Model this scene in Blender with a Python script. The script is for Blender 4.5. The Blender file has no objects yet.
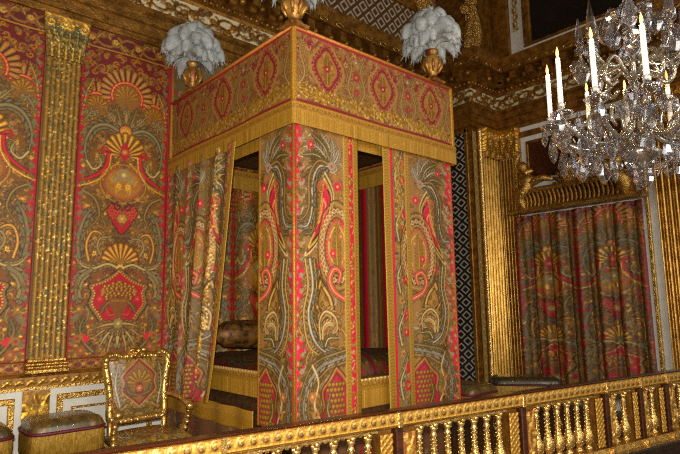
import bpy, math, random
import numpy as np
from math import pi, sin, cos, atan2, sqrt
R = random.Random(7)
WARM = (1.12, 1.04, .80)      # the old silks and gold thread are all yellowed
SC = bpy.context.scene
COL = SC.collection

# ------------------------------------------------------------------ helpers
def lin(c):
    c = np.asarray(c, dtype=float) / 255.0
    return np.where(c <= 0.04045, c / 12.92, ((c + 0.055) / 1.055) ** 2.4)

def link(name, me, parent=None, mat=None):
    o = bpy.data.objects.new(name, me)
    COL.objects.link(o)
    if mat is not None:
        me.materials.append(mat)
    if parent is not None:
        o.parent = parent
    return o

def thing(name, label, cat, loc=(0, 0, 0), rz=0, group=None):
    o = bpy.data.objects.new(name, None)
    o.empty_display_size = 0.1
    COL.objects.link(o)
    o.location = loc
    o.rotation_euler = (0, 0, rz)
    return tag(o, label, cat, group)

def tag(o, label, cat, group=None):
    o['label'] = label
    o['category'] = cat
    if group:
        o['group'] = group
    return o

def struct(o):
    o['kind'] = 'structure'
    return o

def copy_tree(o, parent=None):
    c = o.copy()
    COL.objects.link(c)
    if parent is not None:
        c.parent = parent
    for ch in list(o.children):
        copy_tree(ch, c)
    return c

class MB:
    """collects shapes and links them as one mesh"""
    def __init__(self):
        self.v = []; self.f = []; self.sm = []
    def add(self, vs, fs, smooth=True):
        n = len(self.v)
        self.v.extend([tuple(map(float, p)) for p in vs])
        self.f.extend([tuple(i + n for i in f) for f in fs])
        self.sm.extend([smooth] * len(fs))
        return self
    def box(self, x0, x1, y0, y1, z0, z1, b=0.0):
        x0, x1 = min(x0, x1), max(x0, x1); y0, y1 = min(y0, y1), max(y0, y1); z0, z1 = min(z0, z1), max(z0, z1)
        if b <= 0:
            vs = [(x, y, z) for z in (z0, z1) for y in (y0, y1) for x in (x0, x1)]
            return self.add(vs, [(0, 2, 3, 1), (4, 5, 7, 6), (0, 1, 5, 4), (1, 3, 7, 5), (3, 2, 6, 7), (2, 0, 4, 6)], False)
        b = min(b, (x1 - x0) / 2.01, (y1 - y0) / 2.01, (z1 - z0) / 2.01)
        vs = []
        for (zz, i) in ((z0, b), (z0 + b, 0), (z1 - b, 0), (z1, b)):
            a, c, d, e = x0 + i, x1 - i, y0 + i, y1 - i
            k = b if i == 0 else b * .4
            vs += [(a + k, d, zz), (c - k, d, zz), (c, d + k, zz), (c, e - k, zz), (c - k, e, zz), (a + k, e, zz), (a, e - k, zz), (a, d + k, zz)]
        fs = [tuple(range(7, -1, -1)), tuple(range(24, 32))]
        for r in range(3):
            for k in range(8):
                fs.append((r * 8 + k, r * 8 + (k + 1) % 8, r * 8 + 8 + (k + 1) % 8, r * 8 + 8 + k))
        return self.add(vs, fs, False)
    def tube(self, pts, rad, seg=8, cap=True, flat=1.0):
        pts = [np.array(p, float) for p in pts]
        n = len(pts)
        if not hasattr(rad, '__len__'):
            rad = [rad] * n
        rad = np.interp(np.linspace(0, 1, n), np.linspace(0, 1, len(rad)), rad)
        vs = []; fs = []
        prev = None
        for i in range(n):
            t = pts[min(i + 1, n - 1)] - pts[max(i - 1, 0)]
            t = t / (np.linalg.norm(t) + 1e-9)
            if prev is None:
                up = np.array([0, 0, 1.0]) if abs(t[2]) < .9 else np.array([0, 1.0, 0])
                a = np.cross(t, up)
            else:
                a = prev - t * (prev @ t)
            a /= np.linalg.norm(a) + 1e-9
            prev = a
            b = np.cross(t, a)
            for k in range(seg):
                w = 2 * pi * k / seg
                vs.append(pts[i] + a * rad[i] * cos(w) + b * rad[i] * flat * sin(w))
        for i in range(n - 1):
            for k in range(seg):
                fs.append((i * seg + k, i * seg + (k + 1) % seg, (i + 1) * seg + (k + 1) % seg, (i + 1) * seg + k))
        if cap:
            fs.append(tuple(range(seg - 1, -1, -1)))
            fs.append(tuple((n - 1) * seg + k for k in range(seg)))
        return self.add(vs, fs)
    def lathe(self, prof, c=(0, 0, 0), seg=14, smooth=True, sx=1, sy=1):
        vs = []; fs = []
        for (r, z) in prof:
            for k in range(seg):
                w = 2 * pi * (k + .5) / seg
                vs.append((c[0] + r * cos(w) * sx, c[1] + r * sin(w) * sy, c[2] + z))
        n = len(prof)
        for i in range(n - 1):
            for k in range(seg):
                fs.append((i * seg + k, i * seg + (k + 1) % seg, (i + 1) * seg + (k + 1) % seg, (i + 1) * seg + k))
        if prof[0][0] > 1e-4: fs.append(tuple(range(seg - 1, -1, -1)))
        if prof[-1][0] > 1e-4: fs.append(tuple((n - 1) * seg + k for k in range(seg)))
        return self.add(vs, fs, smooth)
    def ball(self, c, r, seg=8, rings=5, sc=(1, 1, 1), smooth=True):
        vs = [(c[0], c[1], c[2] - r * sc[2])]; fs = []
        for i in range(1, rings):
            a = -pi / 2 + pi * i / rings
            for k in range(seg):
                w = 2 * pi * k / seg
                vs.append((c[0] + r * cos(a) * cos(w) * sc[0], c[1] + r * cos(a) * sin(w) * sc[1], c[2] + r * sin(a) * sc[2]))
        vs.append((c[0], c[1], c[2] + r * sc[2]))
        for k in range(seg):
            fs.append((0, 1 + (k + 1) % seg, 1 + k))
        for i in range(rings - 2):
            for k in range(seg):
                a = 1 + i * seg
                fs.append((a + k, a + (k + 1) % seg, a + seg + (k + 1) % seg, a + seg + k))
        a = 1 + (rings - 2) * seg
        for k in range(seg):
            fs.append((a + k, a + (k + 1) % seg, len(vs) - 1))
        return self.add(vs, fs, smooth)
    def prism(self, prof, axis, a, b, smooth=False):
        """closed profile swept along an axis; prof = (p,q) in the other two coordinates"""
        n = len(prof); vs = []
        for t in (a, b):
            for (p, q) in prof:
                vs.append((t, p, q) if axis == 'x' else ((p, t, q) if axis == 'y' else (p, q, t)))
        fs = [(i, (i + 1) % n, n + (i + 1) % n, n + i) for i in range(n)]
        fs += [tuple(range(n - 1, -1, -1)), tuple(range(n, 2 * n))]
        return self.add(vs, fs, smooth)
    def xf(self, fn, start=0):
        for i in range(start, len(self.v)):
            self.v[i] = tuple(fn(*self.v[i]))
        return self
    def build(self, name, mat, parent=None):
        me = bpy.data.meshes.new(name)
        me.from_pydata(self.v, [], self.f)
        me.polygons.foreach_set('use_smooth', self.sm)
        me.update()
        import bmesh
        bm = bmesh.new(); bm.from_mesh(me)
        bmesh.ops.recalc_face_normals(bm, faces=bm.faces)
        bm.to_mesh(me); bm.free()
        return link(name, me, parent, mat)

def bez(p0, p1, p2, p3, n=14):
    p0, p1, p2, p3 = map(lambda p: np.array(p, float), (p0, p1, p2, p3))
    return [tuple((1 - t) ** 3 * p0 + 3 * (1 - t) ** 2 * t * p1 + 3 * (1 - t) * t * t * p2 + t ** 3 * p3) for t in np.linspace(0, 1, n)]

def smooth_pts(pts, n=6):
    """catmull-rom through the points"""
    P = [np.array(p, float) for p in pts]
    P = [2 * P[0] - P[1]] + P + [2 * P[-1] - P[-2]]
    out = []
    for i in range(1, len(P) - 2):
        for k in range(n):
            t = k / n
            out.append(tuple(0.5 * (2 * P[i] + (P[i + 1] - P[i - 1]) * t + (2 * P[i - 1] - 5 * P[i] + 4 * P[i + 1] - P[i + 2]) * t * t + (3 * P[i] - P[i - 1] - 3 * P[i + 1] + P[i + 2]) * t ** 3)))
    out.append(tuple(P[-2]))
    return out

# ------------------------------------------------------------------ drawn cloth and carving patterns
class Canvas:
    """a pattern drawn with strokes: colour, metal thread and relief, on a grid of points"""
    def __init__(self, w, h, res, bg):
        self.w, self.h, self.res = w, h, res
        self.nx, self.ny = int(round(w / res)) + 1, int(round(h / res)) + 1
        self.c = np.ones((self.ny, self.nx, 3)) * np.array(bg, float)
        self.m = np.zeros((self.ny, self.nx))
        self.z = np.zeros((self.ny, self.nx))
        self.us = np.linspace(0, w, self.nx); self.vs = np.linspace(0, h, self.ny)
        self.off = (0.0, 0.0); self.sc = (1.0, 1.0); self.rs = 1.0
    def tf(self, ou=0, ov=0, su=1, sv=1):
        self.off = (ou, ov); self.sc = (su, sv); self.rs = sqrt(abs(su * sv))
        return self
    def P(self, pts):
        return np.array([(self.off[0] + p[0] * self.sc[0], self.off[1] + p[1] * self.sc[1]) for p in pts], float)
    def win(self, u0, u1, v0, v1):
        i0 = max(0, int(u0 / self.res) - 1); i1 = min(self.nx, int(u1 / self.res) + 3)
        j0 = max(0, int(v0 / self.res) - 1); j1 = min(self.ny, int(v1 / self.res) + 3)
        return i0, i1, j0, j1
    def put(self, sl, a, col, m=0, z=None):
        j0, j1, i0, i1 = sl
        A = a[..., None]
        self.c[j0:j1, i0:i1] = self.c[j0:j1, i0:i1] * (1 - A) + np.array(col, float) * A
        self.m[j0:j1, i0:i1] = self.m[j0:j1, i0:i1] * (1 - a) + m * a
        if z is not None:
            self.z[j0:j1, i0:i1] = np.maximum(self.z[j0:j1, i0:i1], z)
    def stroke(self, pts, r, col, m=0, h=0):
        p = self.P(pts); n = len(p)
        r = np.interp(np.linspace(0, 1, n), np.linspace(0, 1, len(r)), r) if hasattr(r, '__len__') else np.full(n, r)
        r = r * self.rs
        rm = r.max() + self.res * 2
        i0, i1, j0, j1 = self.win(p[:, 0].min() - rm, p[:, 0].max() + rm, p[:, 1].min() - rm, p[:, 1].max() + rm)
        if i1 <= i0 or j1 <= j0: return
        U, V = np.meshgrid(self.us[i0:i1], self.vs[j0:j1])
        D = np.full(U.shape, 1e9); H = np.zeros(U.shape)
        segs = range(n - 1) if n > 1 else range(1)
        for k in segs:
            a = p[k]; b = p[min(k + 1, n - 1)]
            d = b - a; L = d @ d + 1e-12
            t = np.clip(((U - a[0]) * d[0] + (V - a[1]) * d[1]) / L, 0, 1)
            dist = np.hypot(U - a[0] - t * d[0], V - a[1] - t * d[1])
            rr = r[k] + (r[min(k + 1, n - 1)] - r[k]) * t
            D = np.minimum(D, dist - rr)
            if h:
                H = np.maximum(H, h * np.sqrt(np.clip(1 - (dist / np.maximum(rr, 1e-5)) ** 2, 0, 1)))
        al = np.clip(.5 - D / self.res, 0, 1)
        self.put((j0, j1, i0, i1), al, col, m, H if h else None)
    def poly(self, pts, col, m=0, h=0):
        p = self.P(pts)
        i0, i1, j0, j1 = self.win(p[:, 0].min(), p[:, 0].max(), p[:, 1].min(), p[:, 1].max())
        if i1 <= i0 or j1 <= j0: return
        U, V = np.meshgrid(self.us[i0:i1], self.vs[j0:j1])
        ins = np.zeros(U.shape, bool)
        n = len(p)
        for k in range(n):
            a, b = p[k], p[(k + 1) % n]
            if abs(a[1] - b[1]) < 1e-9: continue
            c = ((a[1] > V) != (b[1] > V)) & (U < (b[0] - a[0]) * (V - a[1]) / (b[1] - a[1]) + a[0])
            ins ^= c
        self.put((j0, j1, i0, i1), ins.astype(float), col, m, np.where(ins, h, 0) if h else None)
    def dot(self, c, r, col, m=0, h=0):
        self.stroke([c], r, col, m, h)
    # ---- motifs
    def leaf(self, pts, r, col, hi, dark, L, n=9, sides=(1, -1), ang=55, m=0, h=0):
        pts = smooth_pts(pts, 5)
        P = np.array(pts); N = len(P)
        lob = []
        for i in range(n):
            t = (i + .6) / n
            k = min(N - 2, int(t * (N - 1)))
            tg = P[k + 1] - P[k]; a0 = atan2(tg[1], tg[0])
            l = L * (sin(pi * min(1, .18 + .8 * t)) ** .7)
            for s in sides:
                a = a0 + s * math.radians(ang); b = a0 + s * math.radians(ang * .25)
                q0 = P[k]; q1 = q0 + l * .55 * np.array((cos(a), sin(a))); q2 = q1 + l * .5 * np.array((cos((a + b) / 2), sin((a + b) / 2))); q3 = q2 + l * .25 * np.array((cos(b), sin(b)))
                lob.append([q0, q1, q2, q3])
        for l in lob: self.stroke(l, [r * .9, r * .95, r * .35], dark)
        for l in lob: self.stroke(l, [r * .55, r * .62, r * .15], col, m, h)
        self.stroke(pts, [r * 1.05, r * 1.0, r * .4], dark)
        self.stroke(pts, [r * .75, r * .7, r * .2], col, m, h)
        self.stroke(pts, [r * .3, r * .25, r * .1], hi, m, h)
    def spiral(self, c, rad, turns, a0, d, r, col, m=0, h=0, n=26):
        pts = []
        for i in range(n):
            t = i / (n - 1)
            a = a0 + d * turns * 2 * pi * t
            q = rad * (1 - .88 * t)
            pts.append((c[0] + q * cos(a), c[1] + q * sin(a)))
        self.stroke(pts, [r, r * .9, r * .6], col, m, h)
        return pts
    def fan(self, c, r0, r1, a0, a1, n, col, dark, tip, m=0, h=0, hi=None):
        for i in range(n):
            a = math.radians(a0 + (a1 - a0) * (i + .5) / n)
            k = r1 * (.82 + .18 * sin(pi * (i + .5) / n))
            p = [(c[0] + r0 * cos(a), c[1] + r0 * sin(a)), (c[0] + k * cos(a), c[1] + k * sin(a))]
            self.stroke(p, [tip * .35, tip * 1.2], dark)
            self.stroke(p, [tip * .15, tip * .85], col, m, h)
            if hi is not None: self.stroke(p, [tip * .05, tip * .35], hi, m, h)
    def floret(self, c, r, col, cen, n=5, a0=0., m=0, h=0):
        for k in range(n):
            a = a0 + 2 * pi * k / n
            self.dot((c[0] + r * .62 * cos(a), c[1] + r * .62 * sin(a)), r * .42, col, m, h)
        self.dot(c, r * .32, cen, m, h)
    def scal(self, pts, r, col, m=0, h=0, step=None):
        """a scalloped edge of dots along a line"""
        P = np.array(smooth_pts(pts, 8)); step = step or r * 1.7
        d = np.r_[0, np.cumsum(np.hypot(*np.diff(P, axis=0).T))]
        for s in np.arange(0, d[-1], step):
            self.dot((np.interp(s, d, P[:, 0]), np.interp(s, d, P[:, 1])), r, col, m, h)
    def fill(self, u0, u1, v0, v1, n, cols, rnd, s=1.0, gold=None):
        """small curls, commas and sprigs strewn over the ground"""
        for _ in range(n):
            u = rnd.uniform(u0, u1); v = rnd.uniform(v0, v1)
            c = rnd.choice(cols); g = .8 if (gold is not None and c in gold) else 0
            k = rnd.random(); q = s * rnd.uniform(.6, 1.3)
            if k < .4:
                self.spiral((u, v), .028 * q, 1.1, rnd.uniform(0, 6.3), rnd.choice((1, -1)), .0058 * q, c, g, .002 * g, 12)
            elif k < .75:
                a = rnd.uniform(0, 6.3)
                self.stroke([(u, v), (u + .02 * q * cos(a), v + .02 * q * sin(a)), (u + .04 * q * cos(a + .6), v + .04 * q * sin(a + .6))], [.009 * q, .007 * q, .002], c, g, .002 * g)
            else:
                self.floret((u, v), .019 * q, c, rnd.choice(cols), 5, rnd.uniform(0, 6), g, .002 * g)
    def mirror(self):
        """the drawn half becomes the right half of a symmetrical cloth"""
        self.c = np.concatenate([self.c[:, :0:-1], self.c], 1); self.m = np.concatenate([self.m[:, :0:-1], self.m], 1); self.z = np.concatenate([self.z[:, :0:-1], self.z], 1)
        self.nx = self.c.shape[1]; self.w *= 2; self.us = np.linspace(0, self.w, self.nx)
        return self
    def flip(self):
        o = Canvas.__new__(Canvas); o.__dict__.update(self.__dict__)
        o.c = self.c[:, ::-1]; o.m = self.m[:, ::-1]; o.z = self.z[:, ::-1]
        return o

def grid_obj(name, cv, fn, mat, parent=None, zs=1.0, nrm=None, close=None):
    """a sheet carrying a drawn pattern: fn(u, v, relief) -> x, y, z on arrays"""
    U, V = np.meshgrid(cv.us, cv.vs)
    X, Y, Z = fn(U, V, cv.z * zs)
    X = X + 0 * U; Y = Y + 0 * U; Z = Z + 0 * U
    ny, nx = U.shape
    co = np.stack([X, Y, Z], -1).reshape(-1, 3).astype(np.float32)
    idx = np.arange(nx * ny).reshape(ny, nx)
    q = np.stack([idx[:-1, :-1], idx[:-1, 1:], idx[1:, 1:], idx[1:, :-1]], -1).reshape(-1, 4).astype(np.int32)
    me = bpy.data.meshes.new(name)
    me.vertices.add(len(co)); me.vertices.foreach_set('co', co.ravel())
    me.loops.add(q.size); me.loops.foreach_set('vertex_index', q.ravel())
    me.polygons.add(len(q)); me.polygons.foreach_set('loop_start', np.arange(0, q.size, 4, dtype=np.int32))
    me.update(calc_edges=True)
    me.polygons.foreach_set('use_smooth', np.ones(len(q), bool))
    at = me.color_attributes.new('Pattern', 'FLOAT_COLOR', 'POINT')
    rgba = np.concatenate([lin(np.clip(cv.c, 0, 255)) * np.array(WARM if mat is not M['lattice'] else (1, 1, 1)), cv.m[..., None]], -1).reshape(-1, 4).astype(np.float32)
    at.data.foreach_set('color', rgba.ravel())
    o = link(name, me, parent, mat)
    if close:
        md = o.modifiers.new('thickness', 'SOLIDIFY'); md.thickness = close; md.offset = 0
    return o
# ------------------------------------------------------------------ colours of the silks
GOLD = (172, 130, 44); GOLD2 = (212, 172, 82); OCH = (142, 102, 36); BRN = (78, 52, 22); DK = (50, 34, 16)
CRI = (160, 14, 40); PNK = (196, 28, 62); WINE = (96, 20, 28); SIL = (136, 126, 106); BLU = (108, 106, 98); OLV = (104, 90, 46)
TAN = (166, 130, 74); ROSE = (164, 104, 64); CRM = (206, 180, 124)
GSET = (GOLD, GOLD2)

def tapestry_design():
    rd = random.Random(3)
    c = Canvas(.5, 3.36, .0085, (112, 76, 28))
    # crimson borders and ground
    c.poly([(.44, 0), (.5, 0), (.5, 3.36), (.44, 3.36)], CRI)
    c.poly([(0, 3.0), (.5, 2.75), (.5, 3.36), (0, 3.36)], WINE)
    c.poly([(0, 0), (.5, 0), (.5, .62), (.3, .72), (.22, .95), (0, 1.0)], (120, 70, 36))
    c.fill(0, .46, 0, 3.0, 520, [OCH, OLV, BRN, GOLD, OLV, TAN, BRN], rd, 1.0, GSET)
    c.fill(.36, .49, 0, 3.3, 110, [OCH, GOLD, BLU, WINE, OLV, GOLD], rd, 1.1, GSET)
    c.fill(0, .46, 3.08, 3.34, 50, [OCH, GOLD, OLV], rd, 1.2, GSET)
    for _ in range(120):
        u = rd.uniform(.0, .45); v = rd.uniform(.05, 2.7); a = rd.uniform(0, 6.3); L = rd.uniform(.08, .15); k = rd.choice((1, -1)) * rd.uniform(.5, 1.3)
        col, hi = rd.choice(((OCH, GOLD), (OLV, TAN), (BRN, OCH), ((120, 92, 50), TAN), (SIL, TAN), ((146, 104, 40), GOLD2)))
        c.leaf([(u, v), (u + L * .5 * cos(a), v + L * .5 * sin(a)), (u + L * cos(a + k * .6), v + L * sin(a + k * .6)), (u + L * .9 * cos(a + k), v + L * .9 * sin(a + k))], .010, col, hi, (72, 48, 22), .032, 6)
    c.fill(.0, .46, 0, 3.0, 260, [OCH, OLV, GOLD, TAN, GOLD2], rd, .8, GSET)
    # --- shell crest: three scalloped fans
    for (cx, cy, rr, a0, a1, n) in ((.31, 2.70, .24, -20, 150, 10), (0.0, 2.86, .30, -20, 200, 15)):
        c.fan((cx, cy), .07, rr, a0, a1, n, (150, 104, 58), DK, .03, 0, .003, (176, 130, 76))
        for i in range(n):
            a = math.radians(a0 + (a1 - a0) * (i + .5) / n)
            k = rr * (.82 + .18 * sin(pi * (i + .5) / n)) + .012
            c.dot((cx + k * cos(a), cy + k * sin(a)), .02, (186, 128, 62), .5)
            c.dot((cx + k * cos(a), cy + k * sin(a)), .011, OCH)
        arc = [(cx + rr * .56 * cos(math.radians(t)), cy + rr * .56 * sin(math.radians(t))) for t in range(int(a0), int(a1) + 1, 12)]
        c.stroke(arc, .020, CRI)
        c.scal(arc, .013, CRI)
        c.stroke(arc, .006, GOLD2, .7)
        c.poly([(cx + rr * .48 * cos(math.radians(t)), cy + rr * .48 * sin(math.radians(t))) for t in range(0, 360, 20)], (126, 88, 34))
        c.fan((cx, cy - .02), .02, rr * .46, 0, 180, 7, GOLD, BRN, .015, .7, .003)
    c.leaf([(.46, 2.62), (.43, 2.82), (.36, 3.0)], .016, OCH, GOLD2, DK, .05, 6)
    # --- fan of grey leaves under the crest
    for a, L in ((88, .36), (66, .34), (44, .36), (22, .4)):
        r = math.radians(a)
        c.leaf([(0.03 * cos(r), 2.42 + .03 * sin(r)), (L * .5 * cos(r), 2.42 + L * .5 * sin(r) + .01), (L * cos(r + .08), 2.42 + L * sin(r + .08))], .017, OLV if a in (66, 22) else SIL, TAN, DK, .055, 7)
    c.leaf([(.05, 2.44), (.2, 2.5), (.34, 2.44), (.42, 2.26), (.40, 2.05)], .026, BLU, SIL, DK, .07, 11)
    c.leaf([(.40, 2.06), (.33, 1.98), (.25, 2.04), (.27, 2.13)], .018, SIL, CRM, DK, .045, 6)
    c.leaf([(.44, 2.5), (.36, 2.62), (.3, 2.58)], .016, SIL, BLU, DK, .05, 6)
    c.dot((0, 2.46), .075, DK); c.dot((0, 2.46), .066, (184, 110, 48)); c.fan((0, 2.43), .01, .06, 20, 160, 5, GOLD2, OCH, .012, .8)
    # gold plume below it with a crimson heart
    c.fan((0, 2.18), .06, .24, -10, 190, 11, GOLD, BRN, .028, .7, .004, GOLD2)
    c.poly([(0, 2.34), (.05, 2.27), (.045, 2.17), (0, 2.1), (-.05, 2.17)], CRI)
    c.floret((0, 2.22), .035, ROSE, GOLD2, 6)
    c.leaf([(.06, 2.1), (.14, 2.02), (.13, 1.92)], .014, GOLD, GOLD2, DK, .04, 6, m=.7)
    # crimson ribbon scroll
    for rad, col in ((.026, DK), (.019, CRI), (.006, PNK)):
        c.stroke(smooth_pts([(.17, 2.2), (.19, 2.05), (.26, 1.95), (.36, 1.88), (.44, 1.84)]), [rad, rad, rad * .6], col)
    c.spiral((.22, 2.2), .05, 1.2, pi, -1, .011, CRI)
    c.stroke(smooth_pts([(.145, 2.18), (.165, 2.03), (.24, 1.9), (.36, 1.82), (.44, 1.79)]), .007, GOLD2, .8, .003)
    # oval gold medallion
    ov = [(.205 * cos(t), 1.86 + .175 * sin(t)) for t in np.linspace(-pi / 2, pi / 2, 20)]
    c.poly(ov + [(-.05, 2.03), (-.05, 1.69)], (150, 104, 34))
    c.fill(0, .17, 1.73, 1.98, 46, [GOLD, OCH, GOLD2], rd, .7, GSET)
    c.stroke(ov, .012, BRN); c.scal(ov, .013, ROSE, 0, 0, .03); c.scal(ov, .006, CRI, 0, 0, .03)
    c.stroke([(p[0] * 1.22, 1.86 + (p[1] - 1.86) * 1.25) for p in ov], .006, GOLD, .7, .003)
    c.floret((0, 1.96), .075, SIL, CRM, 7); c.floret((.09, 1.9), .04, SIL, TAN, 5); c.floret((.05, 1.83), .03, GOLD2, TAN, 5, 0, .7)
    # heart
    c.dot((.085, 1.545), .088, DK); c.poly([(-.05, 1.56), (.165, 1.52), (.09, 1.38), (0, 1.28), (-.05, 1.3)], DK)
    c.dot((.085, 1.545), .078, CRI); c.poly([(-.05, 1.56), (.155, 1.52), (.08, 1.39), (0, 1.295), (-.05, 1.3)], CRI)
    for k in range(26):
        a = k * 2.4; q = .016 * sqrt(k)
        c.dot((.085 + q * cos(a), 1.54 + q * sin(a)), .0085, ROSE)
    c.poly([(0, 1.56), (.07, 1.47), (0, 1.38), (-.05, 1.47)], OLV); c.floret((0, 1.47), .05, TAN, GOLD2, 6)
    c.spiral((.05, 1.6), .05, 1.1, pi / 2, -1, .008, DK)
    # grey side scrolls
    c.leaf([(.43, 1.74), (.30, 1.66), (.245, 1.5), (.30, 1.38)], .017, OLV, TAN, DK, .05, 9)
    c.leaf([(.42, 1.0), (.445, 1.2), (.40, 1.42), (.33, 1.55)], .025, BLU, SIL, DK, .075, 10)
    c.leaf([(.33, 1.0), (.36, 1.16), (.31, 1.3), (.22, 1.29), (.19, 1.2), (.24, 1.15)], .018, OCH, GOLD2, DK, .05, 10, m=.4)
    c.leaf([(.2, 1.05), (.25, 1.15), (.22, 1.24), (.12, 1.25), (.08, 1.16)], .016, SIL, TAN, DK, .045, 8)
    c.leaf([(.465, 1.65), (.44, 1.5), (.46, 1.35)], .014, PNK, ROSE, WINE, .04, 6)
    # shell
    c.fan((0, .97), .03, .21, -5, 185, 11, (150, 100, 34), BRN, .032, .5, .004, GOLD2)
    c.dot((0, .98), .035, OCH)
    # grey garland
    c.leaf([(0.02, .93), (.14, .97), (.27, .92), (.38, .94), (.45, 1.02)], .020, SIL, CRM, DK, .045, 10)
    c.leaf([(.3, .9), (.4, .82), (.44, .68), (.4, .56)], .024, SIL, BLU, DK, .07, 9)
    c.floret((0, .93), .04, CRM, SIL, 6)
    # crimson ogee shield with a basket
    sh = smooth_pts([(0, .90), (.06, .84), (.17, .77), (.275, .73), (.25, .66), (.27, .55), (.2, .44), (.14, .36), (0, .33)], 5)
    c.poly([(p[0] * 1.14 + .012, .6 + (p[1] - .6) * 1.12) for p in sh] + [(-.06, .25), (-.06, .93)], DK)
    c.poly([(p[0] * 1.1 + .008, .6 + (p[1] - .6) * 1.09) for p in sh] + [(-.06, .26), (-.06, .93)], (126, 104, 70))
    c.poly(sh + [(-.06, .33), (-.06, .9)], CRI)
    c.stroke(sh, .008, GOLD2, .8, .004); c.scal(sh, .008, WINE, 0, 0, .03)
    for k in range(54):
        a = k * 2.4; q = .023 * sqrt(k)
        p = (q * cos(a) * 1.15, .675 + q * sin(a) * .62)
        c.dot(p, .021, BRN); c.dot(p, .015, GOLD, .7, .004)
    c.leaf([(.0, .6), (.08, .58), (.15, .52), (.19, .44)], .014, OLV, TAN, DK, .04, 6)
    c.poly([(-.06, .61), (.11, .61), (.09, .53), (.05, .46), (.07, .39), (-.05, .39)], (120, 74, 34)); c.stroke([(-.02, .58), (.07, .58)], .01, OCH)
    c.leaf([(.04, .44), (.1, .43), (.13, .5)], .012, PNK, ROSE, WINE, .03, 5)
    c.floret((.2, .6), .03, PNK, GOLD, 5); c.floret((.17, .68), .025, ROSE, GOLD, 5)
    # leaves fanning at the foot
    for a, L in ((-88, .3), (-66, .31), (-46, .3), (-24, .27), (-4, .22)):
        r = math.radians(a)
        c.leaf([(.02 * cos(r), .34 + .02 * sin(r)), (L * .55 * cos(r), .34 + L * .55 * sin(r)), (L * cos(r - .1), .34 + L * sin(r - .1))], .02, SIL if a in (-88, -46) else (132, 104, 70), CRM, DK, .05, 6)
    c.floret((0, .34), .05, SIL, CRM, 7)
    c.leaf([(.24, .06), (.33, .16), (.38, .3), (.34, .42)], .02, OLV, SIL, DK, .06, 8)
    c.poly([(.27, .2), (.36, .26), (.33, .14)], PNK); c.floret((.40, .2), .045, OCH, CRI, 6); c.floret((.36, .08), .05, (140, 80, 50), GOLD, 6)
    c.floret((.43, .42), .04, BLU, GOLD, 5); c.floret((.40, .5), .035, OCH, GOLD2, 5)
    # edge: crimson fringe of leaves
    for k in range(30):
        v = .05 + k * .11
        c.stroke([(.45, v), (.425, v + .02), (.43, v + .055)], [.018, .012, .004], BLU if k % 2 else OLV)
        c.dot((.455, v + .06), .014, CRI)
    c.c = c.c * np.array((1.08, 1.02, .80))
    c.poly([(.475, 0), (.5, 0), (.5, 3.36), (.475, 3.36)], (150, 10, 38))
    return c.mirror()

def echo(c, pts, cen, scales, cols, r=.006, m=0.):
    """nested outlines of one shape"""
    for s, col in zip(scales, cols):
        c.stroke([(cen[0] + (p[0] - cen[0]) * s, cen[1] + (p[1] - cen[1]) * s) for p in pts], r, col, m)

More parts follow.
